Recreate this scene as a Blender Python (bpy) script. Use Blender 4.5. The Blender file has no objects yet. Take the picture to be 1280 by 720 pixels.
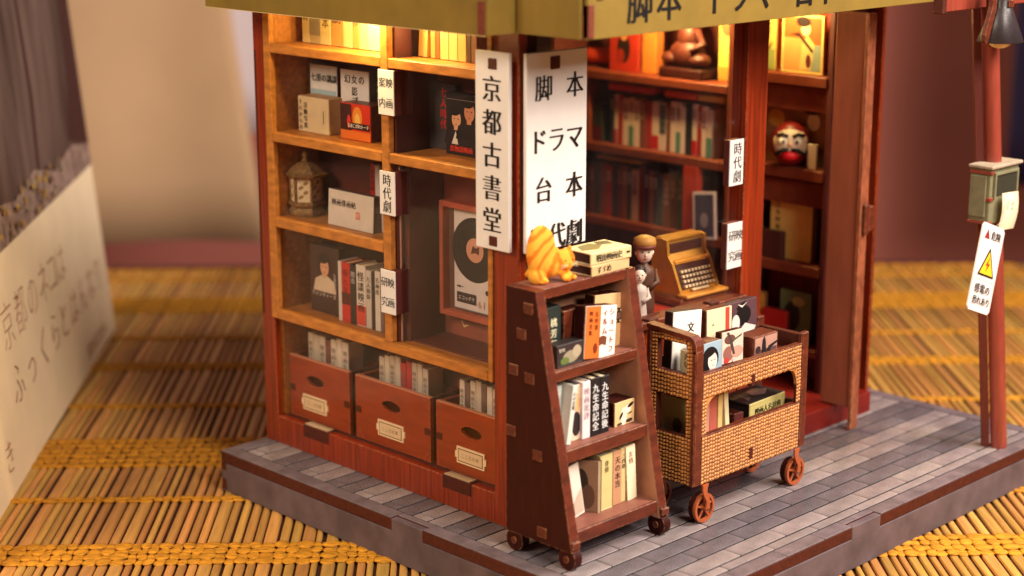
import bpy, bmesh, math, random
from mathutils import Matrix, Vector
random.seed(7)
S = 0.01                      # everything below is written in centimetres
R = math.radians
sc = bpy.context.scene
COL = sc.collection

# ------------------------------------------------------------------ camera
cd = bpy.data.cameras.new('camera'); cam = bpy.data.objects.new('camera', cd); COL.objects.link(cam)
PIT, AZ = 0.24536, 0.78637
_f0 = Vector((math.cos(AZ), math.sin(AZ), 0)); _rt = Vector((math.sin(AZ), -math.cos(AZ), 0))
_fw = _f0 * math.cos(PIT) - Vector((0, 0, 1)) * math.sin(PIT); _up = _rt.cross(_fw)
CAM = Vector((-38.35, -38.50, 21.74))
cam.matrix_world = Matrix(((_rt.x, _up.x, -_fw.x, CAM.x * S), (_rt.y, _up.y, -_fw.y, CAM.y * S), (_rt.z, _up.z, -_fw.z, CAM.z * S), (0, 0, 0, 1)))
cd.sensor_width = 36; cd.lens = 62.39; cd.clip_start = 0.01; cd.clip_end = 30
cd.dof.use_dof = True; cd.dof.focus_distance = 0.592; cd.dof.aperture_fstop = 8.5
sc.camera = cam

# ------------------------------------------------------------------ world and lamps
w = bpy.data.worlds.new('World'); sc.world = w; w.use_nodes = True
w.node_tree.nodes['Background'].inputs[0].default_value = (1.0, 0.83, 0.70, 1)
w.node_tree.nodes['Background'].inputs[1].default_value = 0.05

def area(name, loc, target, size, power, color):
    l = bpy.data.lights.new(name, 'AREA'); l.size = size * S; l.energy = power; l.color = color
    o = bpy.data.objects.new(name, l); COL.objects.link(o)
    o.location = Vector(loc) * S
    o.rotation_euler = (Vector(target) - Vector(loc)).to_track_quat('-Z', 'Y').to_euler()
    return o

def point(name, loc, r, power, color):
    l = bpy.data.lights.new(name, 'POINT'); l.shadow_soft_size = r * S; l.energy = power; l.color = color
    o = bpy.data.objects.new(name, l); COL.objects.link(o); o.location = Vector(loc) * S
    return o

area('softbox_key', (32, -38, 56), (4, 0, 3), 22, 8.2, (1.0, 0.88, 0.79))
area('softbox_front', (-10, -68, 56), (-2, 10, 2), 30, 7.6, (1.0, 0.88, 0.78))
area('softbox_left', (-62, 10, 48), (0, 4, 2), 24, 4.6, (1.0, 0.80, 0.60))
point('awning_led', (-.75, 6.3, 16.7), 0.15, 0.16, (1.0, 0.76, 0.28))
point('display_led', (0.95, 7.6, 16.55), 0.15, 0.085, (1.0, 0.76, 0.28))
point('display_led', (0.95, 4.0, 16.55), 0.15, 0.065, (1.0, 0.76, 0.28))
point('shop_led', (15.0, 6.4, 16.3), 0.25, 0.40, (1.0, 0.74, 0.26))
point('shop_led', (16.4, 2.2, 16.3), 0.25, 0.14, (1.0, 0.74, 0.26))

sc.view_settings.view_transform = 'Standard'; sc.view_settings.look = 'None'
sc.view_settings.exposure = 0.0; sc.view_settings.gamma = 1.0; sc.view_settings.use_curve_mapping = False
sc.render.engine = 'CYCLES'; sc.cycles.use_denoising = True
sc.cycles.max_bounces = 8; sc.cycles.transparent_max_bounces = 16

# ------------------------------------------------------------------ materials
def lin(c):
    c /= 255.0
    return c / 12.92 if c <= 0.04045 else ((c + 0.055) / 1.055) ** 2.4
def rgb(r, g, b): return (lin(r), lin(g), lin(b), 1)

_M = {}
def nodes(name):
    m = bpy.data.materials.new(name); m.use_nodes = True
    nt = m.node_tree; return m, nt, nt.nodes['Principled BSDF']

def surf(name, col, rough=0.55, var=0.12, scale=3.0, stretch=(1, 1, 1), bump=0.15, fine=40, spec=0.4, metal=0.0, rand=0.0, coat=0.0, speck=0.0, wear=None):
    """paint / print / wood: a base colour with soft blotches, stretched grain and a fine relief"""
    if name in _M: return _M[name]
    m, nt, b = nodes(name); N, L = nt.nodes.new, nt.links.new
    tc = N('ShaderNodeTexCoord'); mp = N('ShaderNodeMapping')
    mp.inputs['Scale'].default_value = (stretch[0] * 100, stretch[1] * 100, stretch[2] * 100)
    L(tc.outputs['Object'], mp.inputs['Vector'])
    n1 = N('ShaderNodeTexNoise'); n1.inputs['Scale'].default_value = scale; n1.inputs['Detail'].default_value = 6
    L(mp.outputs[0], n1.inputs['Vector'])
    r = N('ShaderNodeMapRange'); r.inputs[1].default_value = .25; r.inputs[2].default_value = .75
    r.inputs[3].default_value = 1 - var * 1.6; r.inputs[4].default_value = 1 + var
    L(n1.outputs['Fac'], r.inputs[0])
    mul = N('ShaderNodeMix'); mul.data_type = 'RGBA'; mul.blend_type = 'MULTIPLY'; mul.inputs[0].default_value = 1
    mul.inputs[6].default_value = col
    cmb = N('ShaderNodeCombineColor')
    for i in range(3): L(r.outputs[0], cmb.inputs[i])
    L(cmb.outputs[0], mul.inputs[7]); out = mul.outputs[2]
    if rand:
        oi = N('ShaderNodeObjectInfo'); h = N('ShaderNodeHueSaturation')
        r2 = N('ShaderNodeMapRange'); r2.inputs[3].default_value = 1 - rand; r2.inputs[4].default_value = 1 + rand * .8
        L(oi.outputs['Random'], r2.inputs[0]); L(r2.outputs[0], h.inputs['Value'])
        r3 = N('ShaderNodeMapRange'); r3.inputs[3].default_value = .485; r3.inputs[4].default_value = .515
        mm = N('ShaderNodeMath'); mm.operation = 'FRACT'; m2 = N('ShaderNodeMath'); m2.operation = 'MULTIPLY'; m2.inputs[1].default_value = 7.31
        L(oi.outputs['Random'], m2.inputs[0]); L(m2.outputs[0], mm.inputs[0]); L(mm.outputs[0], r3.inputs[0]); L(r3.outputs[0], h.inputs['Hue'])
        L(out, h.inputs['Color']); out = h.outputs[0]
    n2 = N('ShaderNodeTexNoise'); n2.inputs['Scale'].default_value = fine; n2.inputs['Detail'].default_value = 4
    L(mp.outputs[0], n2.inputs['Vector'])
    if speck:
        rs = N('ShaderNodeMapRange'); rs.inputs[1].default_value = .66; rs.inputs[2].default_value = .74
        L(n2.outputs['Fac'], rs.inputs[0])
        ms = N('ShaderNodeMix'); ms.data_type = 'RGBA'; ms.inputs[7].default_value = (.6, .42, .28, 1)
        mk = N('ShaderNodeMath'); mk.operation = 'MULTIPLY'; mk.inputs[1].default_value = speck
        L(rs.outputs[0], mk.inputs[0]); L(mk.outputs[0], ms.inputs[0]); L(out, ms.inputs[6]); out = ms.outputs[2]
    if wear:
        ge = N('ShaderNodeNewGeometry'); bv = N('ShaderNodeBevel'); bv.samples = 3; bv.inputs['Radius'].default_value = .00045
        dp = N('ShaderNodeVectorMath'); dp.operation = 'DOT_PRODUCT'; L(ge.outputs['Normal'], dp.inputs[0]); L(bv.outputs[0], dp.inputs[1])
        n3 = N('ShaderNodeTexNoise'); n3.inputs['Scale'].default_value = 700; n3.inputs['Detail'].default_value = 4; L(tc.outputs['Object'], n3.inputs['Vector'])
        e1_ = N('ShaderNodeMapRange'); e1_.inputs[1].default_value = .995; e1_.inputs[2].default_value = .9; L(dp.outputs['Value'], e1_.inputs[0])
        e2_ = N('ShaderNodeMapRange'); e2_.inputs[1].default_value = .42; e2_.inputs[2].default_value = .62; L(n3.outputs['Fac'], e2_.inputs[0])
        em = N('ShaderNodeMath'); em.operation = 'MULTIPLY'; L(e1_.outputs[0], em.inputs[0]); L(e2_.outputs[0], em.inputs[1])
        ek = N('ShaderNodeMath'); ek.operation = 'MULTIPLY'; ek.inputs[1].default_value = .7; L(em.outputs[0], ek.inputs[0])
        mw = N('ShaderNodeMix'); mw.data_type = 'RGBA'; mw.inputs[7].default_value = wear; L(ek.outputs[0], mw.inputs[0]); L(out, mw.inputs[6]); out = mw.outputs[2]
    L(out, b.inputs['Base Color'])
    rr = N('ShaderNodeMapRange'); rr.inputs[3].default_value = max(.05, rough - .1); rr.inputs[4].default_value = min(1, rough + .12)
    L(n2.outputs['Fac'], rr.inputs[0]); L(rr.outputs[0], b.inputs['Roughness'])
    bp = N('ShaderNodeBump'); bp.inputs['Strength'].default_value = bump; bp.inputs['Distance'].default_value = 0.0003
    L(n2.outputs['Fac'], bp.inputs['Height']); L(bp.outputs[0], b.inputs['Normal'])
    b.inputs['Specular IOR Level'].default_value = spec; b.inputs['Metallic'].default_value = metal
    b.inputs['Coat Weight'].default_value = coat; b.inputs['Coat Roughness'].default_value = .25
    _M[name] = m; return m

def paint(r, g, b_):
    """printed card in one ink colour"""
    return surf('print_%d_%d_%d' % (r, g, b_), rgb(r, g, b_), rough=.5, var=.06, scale=2.2, bump=.06, fine=30)

M = {}
M['red'] = surf('red_stained_wood', rgb(136, 44, 14), .3, .36, 1.6, (5, 5, .22), .3, 24, .5, speck=.05, wear=rgb(196, 142, 98))
M['orange'] = surf('orange_lattice_wood', rgb(180, 114, 50), .42, .24, 2.5, (2, .6, 2), .3, 24, .35, wear=rgb(110, 56, 28))
M['brown'] = surf('dark_brown_wood', rgb(54, 15, 9), .55, .2, 2.0, (2.5, 2.5, .5), .3, 26, .15, speck=.05, wear=rgb(196, 142, 98))
M['trim'] = surf('brown_trim_wood', rgb(96, 39, 22), .4, .3, 2, (.6, 2, 2), .3, 26, .4, speck=.12, wear=rgb(196, 142, 98))
M['edge'] = surf('laser_cut_edge', rgb(76, 28, 15), .6, .25, 6, (1, 1, 1), .4, 30, .3)
M['tan'] = surf('tan_inner_board', rgb(186, 132, 100), .55, .1, 2, (1, 1, 1), .2, 26, .35)
M['mauve'] = surf('mauve_back_board', rgb(90, 38, 34), .5, .14, 1.6, (1, 1, 1), .15, 24, .4)
M['pink'] = surf('pinkish_niche_board', rgb(150, 78, 62), .5, .12, 1.4, (1, 1, 1), .15, 24, .4)
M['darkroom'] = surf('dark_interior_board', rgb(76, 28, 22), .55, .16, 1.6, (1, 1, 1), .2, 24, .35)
M['case'] = surf('bookcase_board', rgb(118, 52, 30), .5, .16, 2, (1, 1, 1), .2, 24, .4)
M['olive'] = surf('olive_awning_print', rgb(128, 103, 39), .62, .12, .8, (1, 1, 1), .2, 26, .3)
M['white'] = surf('white_card', rgb(220, 214, 208), .5, .03, 1.2, (1, 1, 1), .08, 26, .35)
M['ink'] = surf('black_ink', rgb(22, 18, 18), .5, .1, 3, (1, 1, 1), .05, 26, .3)
M['kerb'] = surf('kerb_grey_print', rgb(110, 96, 99), .45, .24, 1.5, (1, 1, 1), .15, 24, .4, rand=.10)
M['side'] = surf('grey_concrete_print', rgb(96, 82, 86), .5, .28, .9, (1, 1, 1), .2, 24, .35, speck=.06)
M['brick'] = surf('paving_brick_light_print', rgb(142, 129, 128), .27, .2, 1.3, (1, 1, 1), .12, 24, .5, rand=.12, speck=.03)
M['brickd'] = surf('paving_brick_dark_print', rgb(102, 94, 98), .27, .2, 1.3, (1, 1, 1), .12, 24, .5, rand=.12, speck=.03)
M['joint'] = surf('dark_joint', rgb(14, 10, 10), .8, .1, 4, (1, 1, 1), .1, 24, .2)
M['drawer'] = surf('drawer_orange_red', rgb(150, 56, 26), .36, .18, 1.6, (.5, 2, 2.5), .2, 22, .45, speck=.05, wear=rgb(222, 160, 120))
M['slat'] = surf('bamboo_slat', rgb(200, 146, 74), .42, .3, 1.4, (3.5, .18, 1), .3, 22, .45, rand=.24)
M['cord'] = surf('golden_cord', rgb(204, 138, 34), .65, .34, 3, (1, 3, 1), .8, 14, .25)
M['table'] = surf('table_dark_wood', rgb(86, 44, 44), .6, .2, .6, (1, .2, 1), .2, 10, .3)
M['wall'] = surf('mauve_wall_paint', rgb(212, 128, 112), .8, .1, .05, (1, 1, 1), .05, 5, .1)
M['beige'] = surf('beige_cloth', rgb(206, 168, 130), .7, .08, .08, (1, 1, 1), .05, 5, .2)
M['lilac'] = surf('pale_lilac_card', rgb(238, 222, 222), .7, .06, .08, (1, 1, 1), .05, 5, .2)
M['navy'] = surf('navy_plastic', rgb(40, 30, 52), .4, .1, .1, (1, 1, 1), .05, 5, .4)
M['wicker'] = surf('wicker_strand', rgb(200, 134, 70), .55, .34, 6, (1, 1, 1), .25, 20, .4)
M['wickerback'] = surf('wicker_backing_board', rgb(76, 30, 14), .6, .1, 4, (1, 1, 1), .2, 24, .3)  # dark brown board behind the strands
M['cartwheel'] = surf('cart_wheel_wood', rgb(170, 84, 44), .5, .14, 4, (1, 1, 1), .25, 26, .4)
M['gold'] = surf('register_gold_paint', rgb(196, 142, 52), .32, .12, 2, (1, 1, 1), .12, 20, .5, metal=.35)
M['regdark'] = surf('register_dark', rgb(66, 34, 26), .4, .1, 2)
M['regbase'] = surf('register_base_wood', rgb(128, 62, 32), .4, .15, 3)
M['bronze'] = surf('lantern_bronze', rgb(150, 116, 74), .45, .4, 8, (1, 1, 1), .5, 18, .45, metal=.3)
M['lampglass'] = surf('lantern_pale_panel', rgb(230, 212, 176), .5, .14, 6)
M['pole'] = surf('pole_red_brown', rgb(140, 60, 44), .32, .14, 2, (3, 3, .4), .15, 22, .5, coat=.3)
M['poledark'] = surf('pole_dark_strip', rgb(96, 34, 22), .5, .15, 2, (3, 3, .4), .2, 22, .4)
M['black'] = surf('lamp_black_card', rgb(48, 40, 42), .35, .15, 3, (1, 1, 1), .15, 20, .5, speck=.15)
M['meter'] = surf('meter_grey_green', rgb(122, 118, 88), .5, .14, 3, (1, 1, 1), .2, 22, .4, speck=.1)
M['cream'] = surf('cream_card', rgb(248, 228, 190), .55, .05, .5, (1, 1, 1), .06, 16, .3)
M['page'] = surf('page_block', rgb(226, 206, 166), .7, .12, 6, (.3, .3, 6), .3, 20, .2)
M['redfloor'] = surf('red_step_wood', rgb(120, 28, 20), .35, .14, 2, (.5, 3, 1), .2, 22, .5)

def glass_material():
    m, nt, b = nodes('clear_acrylic'); N, L = nt.nodes.new, nt.links.new
    nt.nodes.remove(b); out = nt.nodes['Material Output']
    tr = N('ShaderNodeBsdfTransparent'); tr.inputs[0].default_value = (.97, .95, .93, 1)
    gl = N('ShaderNodeBsdfGlossy'); gl.inputs['Roughness'].default_value = .06
    df = N('ShaderNodeBsdfDiffuse'); df.inputs[0].default_value = (.75, .66, .6, 1)
    lw = N('ShaderNodeLayerWeight'); lw.inputs[0].default_value = .5      # thin pane: same mirror share from both sides
    pw = N('ShaderNodeMath'); pw.operation = 'POWER'; pw.inputs[1].default_value = 5; L(lw.outputs['Facing'], pw.inputs[0])
    fr = N('ShaderNodeMapRange'); fr.inputs[3].default_value = .022; fr.inputs[4].default_value = .9; L(pw.outputs[0], fr.inputs[0])
    tc = N('ShaderNodeTexCoord'); nz = N('ShaderNodeTexNoise'); nz.inputs['Scale'].default_value = 60; nz.inputs['Detail'].default_value = 5
    L(tc.outputs['Object'], nz.inputs['Vector'])
    mr = N('ShaderNodeMapRange'); mr.inputs[1].default_value = .35; mr.inputs[2].default_value = .75; mr.inputs[3].default_value = .0002; mr.inputs[4].default_value = .006
    L(nz.outputs['Fac'], mr.inputs[0])
    m1 = N('ShaderNodeMixShader'); L(fr.outputs[0], m1.inputs[0]); L(tr.outputs[0], m1.inputs[1]); L(gl.outputs[0], m1.inputs[2])
    m2 = N('ShaderNodeMixShader'); L(mr.outputs[0], m2.inputs[0]); L(m1.outputs[0], m2.inputs[1]); L(df.outputs[0], m2.inputs[2])
    L(m2.outputs[0], out.inputs['Surface']); return m
M['glass'] = glass_material()

def emit(name, col, s):
    m, nt, b = nodes(name); b.inputs['Base Color'].default_value = col
    b.inputs['Emission Color'].default_value = col; b.inputs['Emission Strength'].default_value = s; return m
M['bulb'] = surf('pale_bulb', rgb(244, 224, 170), .3, .04, 2)
M['led'] = emit('led_glow', (1, .72, .3, 1), 6)

# ------------------------------------------------------------------ text
_G = {}
def glyph(ch, off=0.0):
    k = (ch, off)
    if k not in _G:
        c = bpy.data.curves.new('t', 'FONT'); c.body = ch; c.resolution_u = 2; c.offset = off
        o = bpy.data.objects.new('t', c); COL.objects.link(o)
        bpy.context.view_layer.update()
        me = o.to_mesh()
        _G[k] = ([(v.co.x, v.co.y) for v in me.vertices], [tuple(p.vertices) for p in me.polygons])
        o.to_mesh_clear(); bpy.data.objects.remove(o); bpy.data.curves.remove(c)
    return _G[k]

# ------------------------------------------------------------------ mesh builder
class MB:
    def __init__(s): s.v, s.f, s.m, s.sm, s.mats, s.X = [], [], [], [], [], Matrix.Identity(4); s.layer = 0; s.nofix = False
    def mi(s, mat):
        if mat not in s.mats: s.mats.append(mat)
        return s.mats.index(mat)
    def add(s, vs, fs, mat, smooth=False):
        o = len(s.v); i = s.mi(mat)
        s.v += [tuple(s.X @ Vector(p)) for p in vs]
        for f in fs: s.f.append(tuple(o + k for k in f)); s.m.append(i); s.sm.append(smooth)
        return s
    def box(s, x0, x1, y0, y1, z0, z1, mat, b=0.0):
        if x0 > x1: x0, x1 = x1, x0
        if y0 > y1: y0, y1 = y1, y0
        if z0 > z1: z0, z1 = z1, z0
        b = min(b, (x1 - x0) * .4, (y1 - y0) * .4, (z1 - z0) * .4)
        if b <= 0:
            return s.add([(x0, y0, z0), (x1, y0, z0), (x1, y1, z0), (x0, y1, z0), (x0, y0, z1), (x1, y0, z1), (x1, y1, z1), (x0, y1, z1)],
                         [(0, 3, 2, 1), (4, 5, 6, 7), (0, 1, 5, 4), (1, 2, 6, 5), (2, 3, 7, 6), (3, 0, 4, 7)], mat)
        vs, idx = [], {}
        for i in (0, 1):
            for j in (0, 1):
                for k in (0, 1):
                    X, Y, Z = (x0, x1)[i], (y0, y1)[j], (z0, z1)[k]
                    dx, dy, dz = (b, -b)[i], (b, -b)[j], (b, -b)[k]
                    for a, p in (('x', (X, Y + dy, Z + dz)), ('y', (X + dx, Y, Z + dz)), ('z', (X + dx, Y + dy, Z))):
                        idx[i, j, k, a] = len(vs); vs.append(p)
        g = lambda i, j, k, a: idx[i, j, k, a]
        fs = []
        for i in (0, 1):
            fs.append([g(i, 0, 0, 'x'), g(i, 1, 0, 'x'), g(i, 1, 1, 'x'), g(i, 0, 1, 'x')])
            fs.append([g(0, i, 0, 'y'), g(1, i, 0, 'y'), g(1, i, 1, 'y'), g(0, i, 1, 'y')])
            fs.append([g(0, 0, i, 'z'), g(1, 0, i, 'z'), g(1, 1, i, 'z'), g(0, 1, i, 'z')])
            for j in (0, 1):
                fs.append([g(i, j, 0, 'x'), g(i, j, 1, 'x'), g(i, j, 1, 'y'), g(i, j, 0, 'y')])
                fs.append([g(i, 0, j, 'x'), g(i, 1, j, 'x'), g(i, 1, j, 'z'), g(i, 0, j, 'z')])
                fs.append([g(0, i, j, 'y'), g(1, i, j, 'y'), g(1, i, j, 'z'), g(0, i, j, 'z')])
                for k in (0, 1): fs.append([g(i, j, k, 'x'), g(i, j, k, 'y'), g(i, j, k, 'z')])
        return s.add(vs, fs, mat)
    def prism(s, pts, ax, a, b, mat, capmat=None):
        def P(p, t): return {'x': (t, p[0], p[1]), 'y': (p[0], t, p[1]), 'z': (p[0], p[1], t)}[ax]
        n = len(pts); vs = [P(p, a) for p in pts] + [P(p, b) for p in pts]
        s.add(vs, [(i, (i + 1) % n, n + (i + 1) % n, n + i) for i in range(n)], mat)
        s.add(vs, [tuple(range(n))[::-1], tuple(range(n, 2 * n))], capmat or mat)
        return s
    def ring(s, outer, inner, ax, a, b, mat, capmat=None):
        """plate with a hole: outer and inner outlines with the same number of points"""
        def P(p, t): return {'x': (t, p[0], p[1]), 'y': (p[0], t, p[1]), 'z': (p[0], p[1], t)}[ax]
        n = len(outer); vs = [P(p, t) for t in (a, b) for p in list(outer) + list(inner)]
        caps, sides = [], []
        for i in range(n):
            j = (i + 1) % n
            caps += [(i, j, n + j, n + i), (2 * n + i, 3 * n + i, 3 * n + j, 2 * n + j)]
            sides += [(i, 2 * n + i, 2 * n + j, j), (n + i, n + j, 3 * n + j, 3 * n + i)]
        s.add(vs, sides, mat); s.add(vs, caps, capmat or mat); return s
    def cyl(s, p0, p1, r0, r1=None, mat=None, n=14, smooth=True):
        r1 = r0 if r1 is None else r1
        p0, p1 = Vector(p0), Vector(p1); d = (p1 - p0).normalized()
        a = d.orthogonal().normalized(); c = d.cross(a); vs = []
        for p, r in ((p0, r0), (p1, r1)):
            vs += [p + (a * math.cos(2 * math.pi * i / n) + c * math.sin(2 * math.pi * i / n)) * r for i in range(n)]
        s.add(vs, [(i, (i + 1) % n, n + (i + 1) % n, n + i) for i in range(n)], mat, smooth)
        s.add(vs, [tuple(range(n))[::-1], tuple(range(n, 2 * n))], mat); return s
    def tube(s, path, r, mat, n=6):
        path = [Vector(p) for p in path]; vs = []
        for i, p in enumerate(path):
            d = (path[min(i + 1, len(path) - 1)] - path[max(i - 1, 0)]).normalized()
            a = d.cross(Vector((.31, .17, .93))).normalized(); c = d.cross(a)
            vs += [p + (a * math.cos(2 * math.pi * k / n) + c * math.sin(2 * math.pi * k / n)) * r for k in range(n)]
        fs = [(i * n + k, i * n + (k + 1) % n, (i + 1) * n + (k + 1) % n, (i + 1) * n + k) for i in range(len(path) - 1) for k in range(n)]
        fs += [tuple(range(n))[::-1], tuple(range((len(path) - 1) * n, len(path) * n))]
        return s.add(vs, fs, mat, True)
    def lathe(s, prof, mat, c=(0, 0, 0), n=16, smooth=True, a0=0):
        vs = [(c[0] + r * math.cos(2 * math.pi * i / n + a0), c[1] + r * math.sin(2 * math.pi * i / n + a0), c[2] + z) for r, z in prof for i in range(n)]
        fs = [(j * n + i, j * n + (i + 1) % n, (j + 1) * n + (i + 1) % n, (j + 1) * n + i) for j in range(len(prof) - 1) for i in range(n)]
        fs += [tuple(range(n))[::-1], tuple(range((len(prof) - 1) * n, len(prof) * n))]
        return s.add(vs, fs, mat, smooth)
    def ell(s, c, rx, ry, rz, mat, n=14, k=9, rot=None):
        vs, fs = [], []
        for j in range(k + 1):
            t = math.pi * j / k
            for i in range(n):
                p = Vector((rx * math.sin(t) * math.cos(2 * math.pi * i / n), ry * math.sin(t) * math.sin(2 * math.pi * i / n), rz * math.cos(t)))
                if rot is not None: p = rot @ p
                vs.append(Vector(c) + p)
        fs = [(j * n + i, (j + 1) * n + i, (j + 1) * n + (i + 1) % n, j * n + (i + 1) % n) for j in range(k) for i in range(n)]
        return s.add(vs, fs, mat, True)
    # ---- flat print, drawn on a frame (u right, v up, w out of the surface)
    def frame(s, o, u, v, w=None):
        u, v = Vector(u).normalized(), Vector(v).normalized(); w = Vector(w).normalized() if w is not None else u.cross(v)
        s.X = Matrix(((u.x, v.x, w.x, o[0]), (u.y, v.y, w.y, o[1]), (u.z, v.z, w.z, o[2]), (0, 0, 0, 1))); s.layer = .004; s.nofix = True
        return s
    def flat(s, pts, mat):
        s.layer += .003
        return s.add([(x, y, s.layer) for x, y in pts], [tuple(range(len(pts)))], mat)
    def rect(s, x0, y0, x1, y1, mat): return s.flat([(x0, y0), (x1, y0), (x1, y1), (x0, y1)], mat)
    def oval(s, cx, cy, rx, ry, mat, n=18, rot=0.0):
        c, q = math.cos(rot), math.sin(rot)
        return s.flat([(cx + rx * math.cos(t) * c - ry * math.sin(t) * q, cy + rx * math.cos(t) * q + ry * math.sin(t) * c) for t in (2 * math.pi * i / n for i in range(n))], mat)
    def text(s, st, x, y, size, mat, vert=False, pitch=1.0, bold=0.0, off=0.0, sx=1.0, sy=1.0, rot=0.0):
        """x, y: centre of the first character (vertical) or of the line start (horizontal)"""
        s.layer += .003
        for i, ch in enumerate(st):
            if ch == ' ': continue
            g, fs = glyph(ch, off)
            cx, cy = (x, y - i * size * pitch) if vert else (x + i * size * pitch, y)
            for k in ((0,) if not bold else (-1, 0, 1)):
                vs = []
                for a, b in g:
                    px, py = (a - .49) * size * sx + k * bold * size, (b - .38) * size * sy
                    vs.append((cx + px * math.cos(rot) - py * math.sin(rot), cy + px * math.sin(rot) + py * math.cos(rot), s.layer + k * .0007))
                s.add(vs, fs, mat)
        return s
    def build(s, name, parent=None, kind=None, recalc=True):
        me = bpy.data.meshes.new(name)
        me.from_pydata([(a * S, b * S, c * S) for a, b, c in s.v], [], s.f)
        for m in s.mats: me.materials.append(m)
        me.polygons.foreach_set('material_index', s.m); me.polygons.foreach_set('use_smooth', s.sm)
        if recalc and not s.nofix and len(s.v) < 60000:
            bm = bmesh.new(); bm.from_mesh(me); bmesh.ops.recalc_face_normals(bm, faces=bm.faces); bm.to_mesh(me); bm.free()
        me.update()
        o = bpy.data.objects.new(name, me); COL.objects.link(o)
        if parent is not None: o.parent = parent
        if kind: o['kind'] = kind
        return o

def thing(name, label, cat, loc=(0, 0, 0), rot=(0, 0, 0), group=None):
    o = bpy.data.objects.new(name, None); COL.objects.link(o); o.empty_display_size = .01
    o.location = Vector(loc) * S; o.rotation_euler = rot
    o['label'] = label; o['category'] = cat
    if group: o['group'] = group
    return o
def empty(name, parent, loc=(0, 0, 0), rot=(0, 0, 0)):
    o = bpy.data.objects.new(name, None); COL.objects.link(o); o.parent = parent; o.empty_display_size = .01
    o.location = Vector(loc) * S; o.rotation_euler = rot
    return o
def part(name, parent, x0, x1, y0, y1, z0, z1, mat, b=.025):
    return MB().box(x0, x1, y0, y1, z0, z1, mat, b).build(name, parent)
def inst(src, name, parent, loc=(0, 0, 0), rot=(0, 0, 0), scale=(1, 1, 1)):
    o = src.copy(); o.name = name; COL.objects.link(o); o.parent = parent
    o.location = Vector(loc) * S; o.rotation_euler = rot; o.scale = scale; return o
FX = lambda mb, X, Y, Z: mb.frame((X, Y, Z), (0, -1, 0), (0, 0, 1), (-1, 0, 0))    # print on a face looking to -X
FY = lambda mb, X, Y, Z: mb.frame((X, Y, Z), (1, 0, 0), (0, 0, 1), (0, -1, 0))     # print on a face looking to -Y
W = lambda *a: paint(*a)
ZM = -1.55        # top of the bamboo mat, the pavement's top is z = 0

# ================================================================== setting
rotm = AZ + math.pi / 2 * 0 + R(1.7)          # the mat's slats run away from the camera
f2 = Vector((math.cos(rotm), math.sin(rotm), 0)); r2 = Vector((f2.y, -f2.x, 0))
BG = Matrix(((r2.x, f2.x, 0, 0), (r2.y, f2.y, 0, 0), (0, 0, 1, 0), (0, 0, 0, 1)))
tb = MB(); tb.X = BG; tb = tb.box(-80, 80, -70, 45.5, ZM - 3.2, ZM - .16, M['table'], .3).build('table_top'); tb['kind'] = 'structure'
wl = MB(); wl.X = BG; wl = wl.box(-180, 180, 112, 115, -75, 120, M['wall']).build('wall'); wl['kind'] = 'structure'
fl = MB(); fl.X = BG; fl = fl.box(-180, 180, -160, 112, -78, -75, M['wall']).build('floor'); fl['kind'] = 'structure'

# ------------------------------------------------------------------ pavement with bricks
pv = bpy.data.objects.new('pavement', None); COL.objects.link(pv); pv['kind'] = 'structure'; pv.empty_display_size = .01
BX0, BX1, BY0, BY1 = -2.05, 21.4, -7.75, 13.12
MB().box(BX0 + .012, BX1, BY0 + .012, BY1, -.46, -.05, M['edge'], .02).build('base_board', pv)
sp = MB().box(BX0, BX0 + .3, BY0, BY1, ZM, -.47, M['side'], .02).box(BX0 - .004, BX0 + .26, 2.03, 3.56, -.5, -.03, M['side'], .02).build('side_panel', pv)
MB().box(BX0 + .3, BX1, BY0, BY0 + .3, ZM, -.47, M['side'], .02).box(8.12, 9.78, BY0 - .004, BY0 + .26, -.5, -.03, M['side'], .02).box(14.9, 16.5, BY0 - .004, BY0 + .26, -.5, -.5 + .02, M['side']).build('side_panel', pv)
MB().box(BX1 - .3, BX1, BY0 + .3, BY1, ZM, -.47, M['side'], .02).build('side_panel', pv)
MB().box(BX0 + .3, BX1 - .3, BY1 - .3, BY1, ZM, -.47, M['side'], .02).build('side_panel', pv)
part('side_joint', pv, BX0 - .006, BX0 + .3, BY1 - .32, BY1 - .004, -1.5, -1.05, M['edge'])
part('side_joint', pv, BX0 - .006, BX0 + .3, BY1 - .32, BY1 - .004, -.75, -.44, M['edge'])
MB().box(BX0 + .6, BX1 - .58, BY0 + .62, BY1 - .45, -.05, -.03, M['joint']).build('joint_bed', pv)
# kerb ring
kx = [BX0 + .0, 3.5, 1.9]
def kerb(x0, x1, y0, y1): part('kerb_stone', pv, x0 + .012, x1 - .012, y0 + .012, y1 - .012, -.05, 0, M['kerb'], .018)
y = BY0 + .6
ys = [BY0 + .6, -5.2, -2.7, -.3, 1.98]; 
for a, b in zip(ys, ys[1:]): kerb(BX0, BX0 + .6, a, b)
kerb(BX0 + .3, BX0 + .6, 2.0, 3.58)
for a, b in ((3.6, 7.0), (7.0, 9.9), (9.9, BY1)): kerb(BX0, BX0 + .6, a, b)
xs = [BX0, -.2, 2.2, 4.6, 6.6, 8.1]
for a, b in zip(xs, xs[1:]): kerb(a, b, BY0, BY0 + .6)
kerb(8.1, 9.8, BY0 + .3, BY0 + .6)
xs = [9.8, 11.2, 13.0, 15.2, 17.4, 19.4, BX1]
for a, b in zip(xs, xs[1:]): kerb(a, b, BY0, BY0 + .6)
for a, b in ((BY0 + .6, -4.5), (-4.5, -1.5), (-1.5, 2), (2, 6), (6, 10), (10, BY1)): kerb(BX1 - .55, BX1, a, b)
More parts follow.
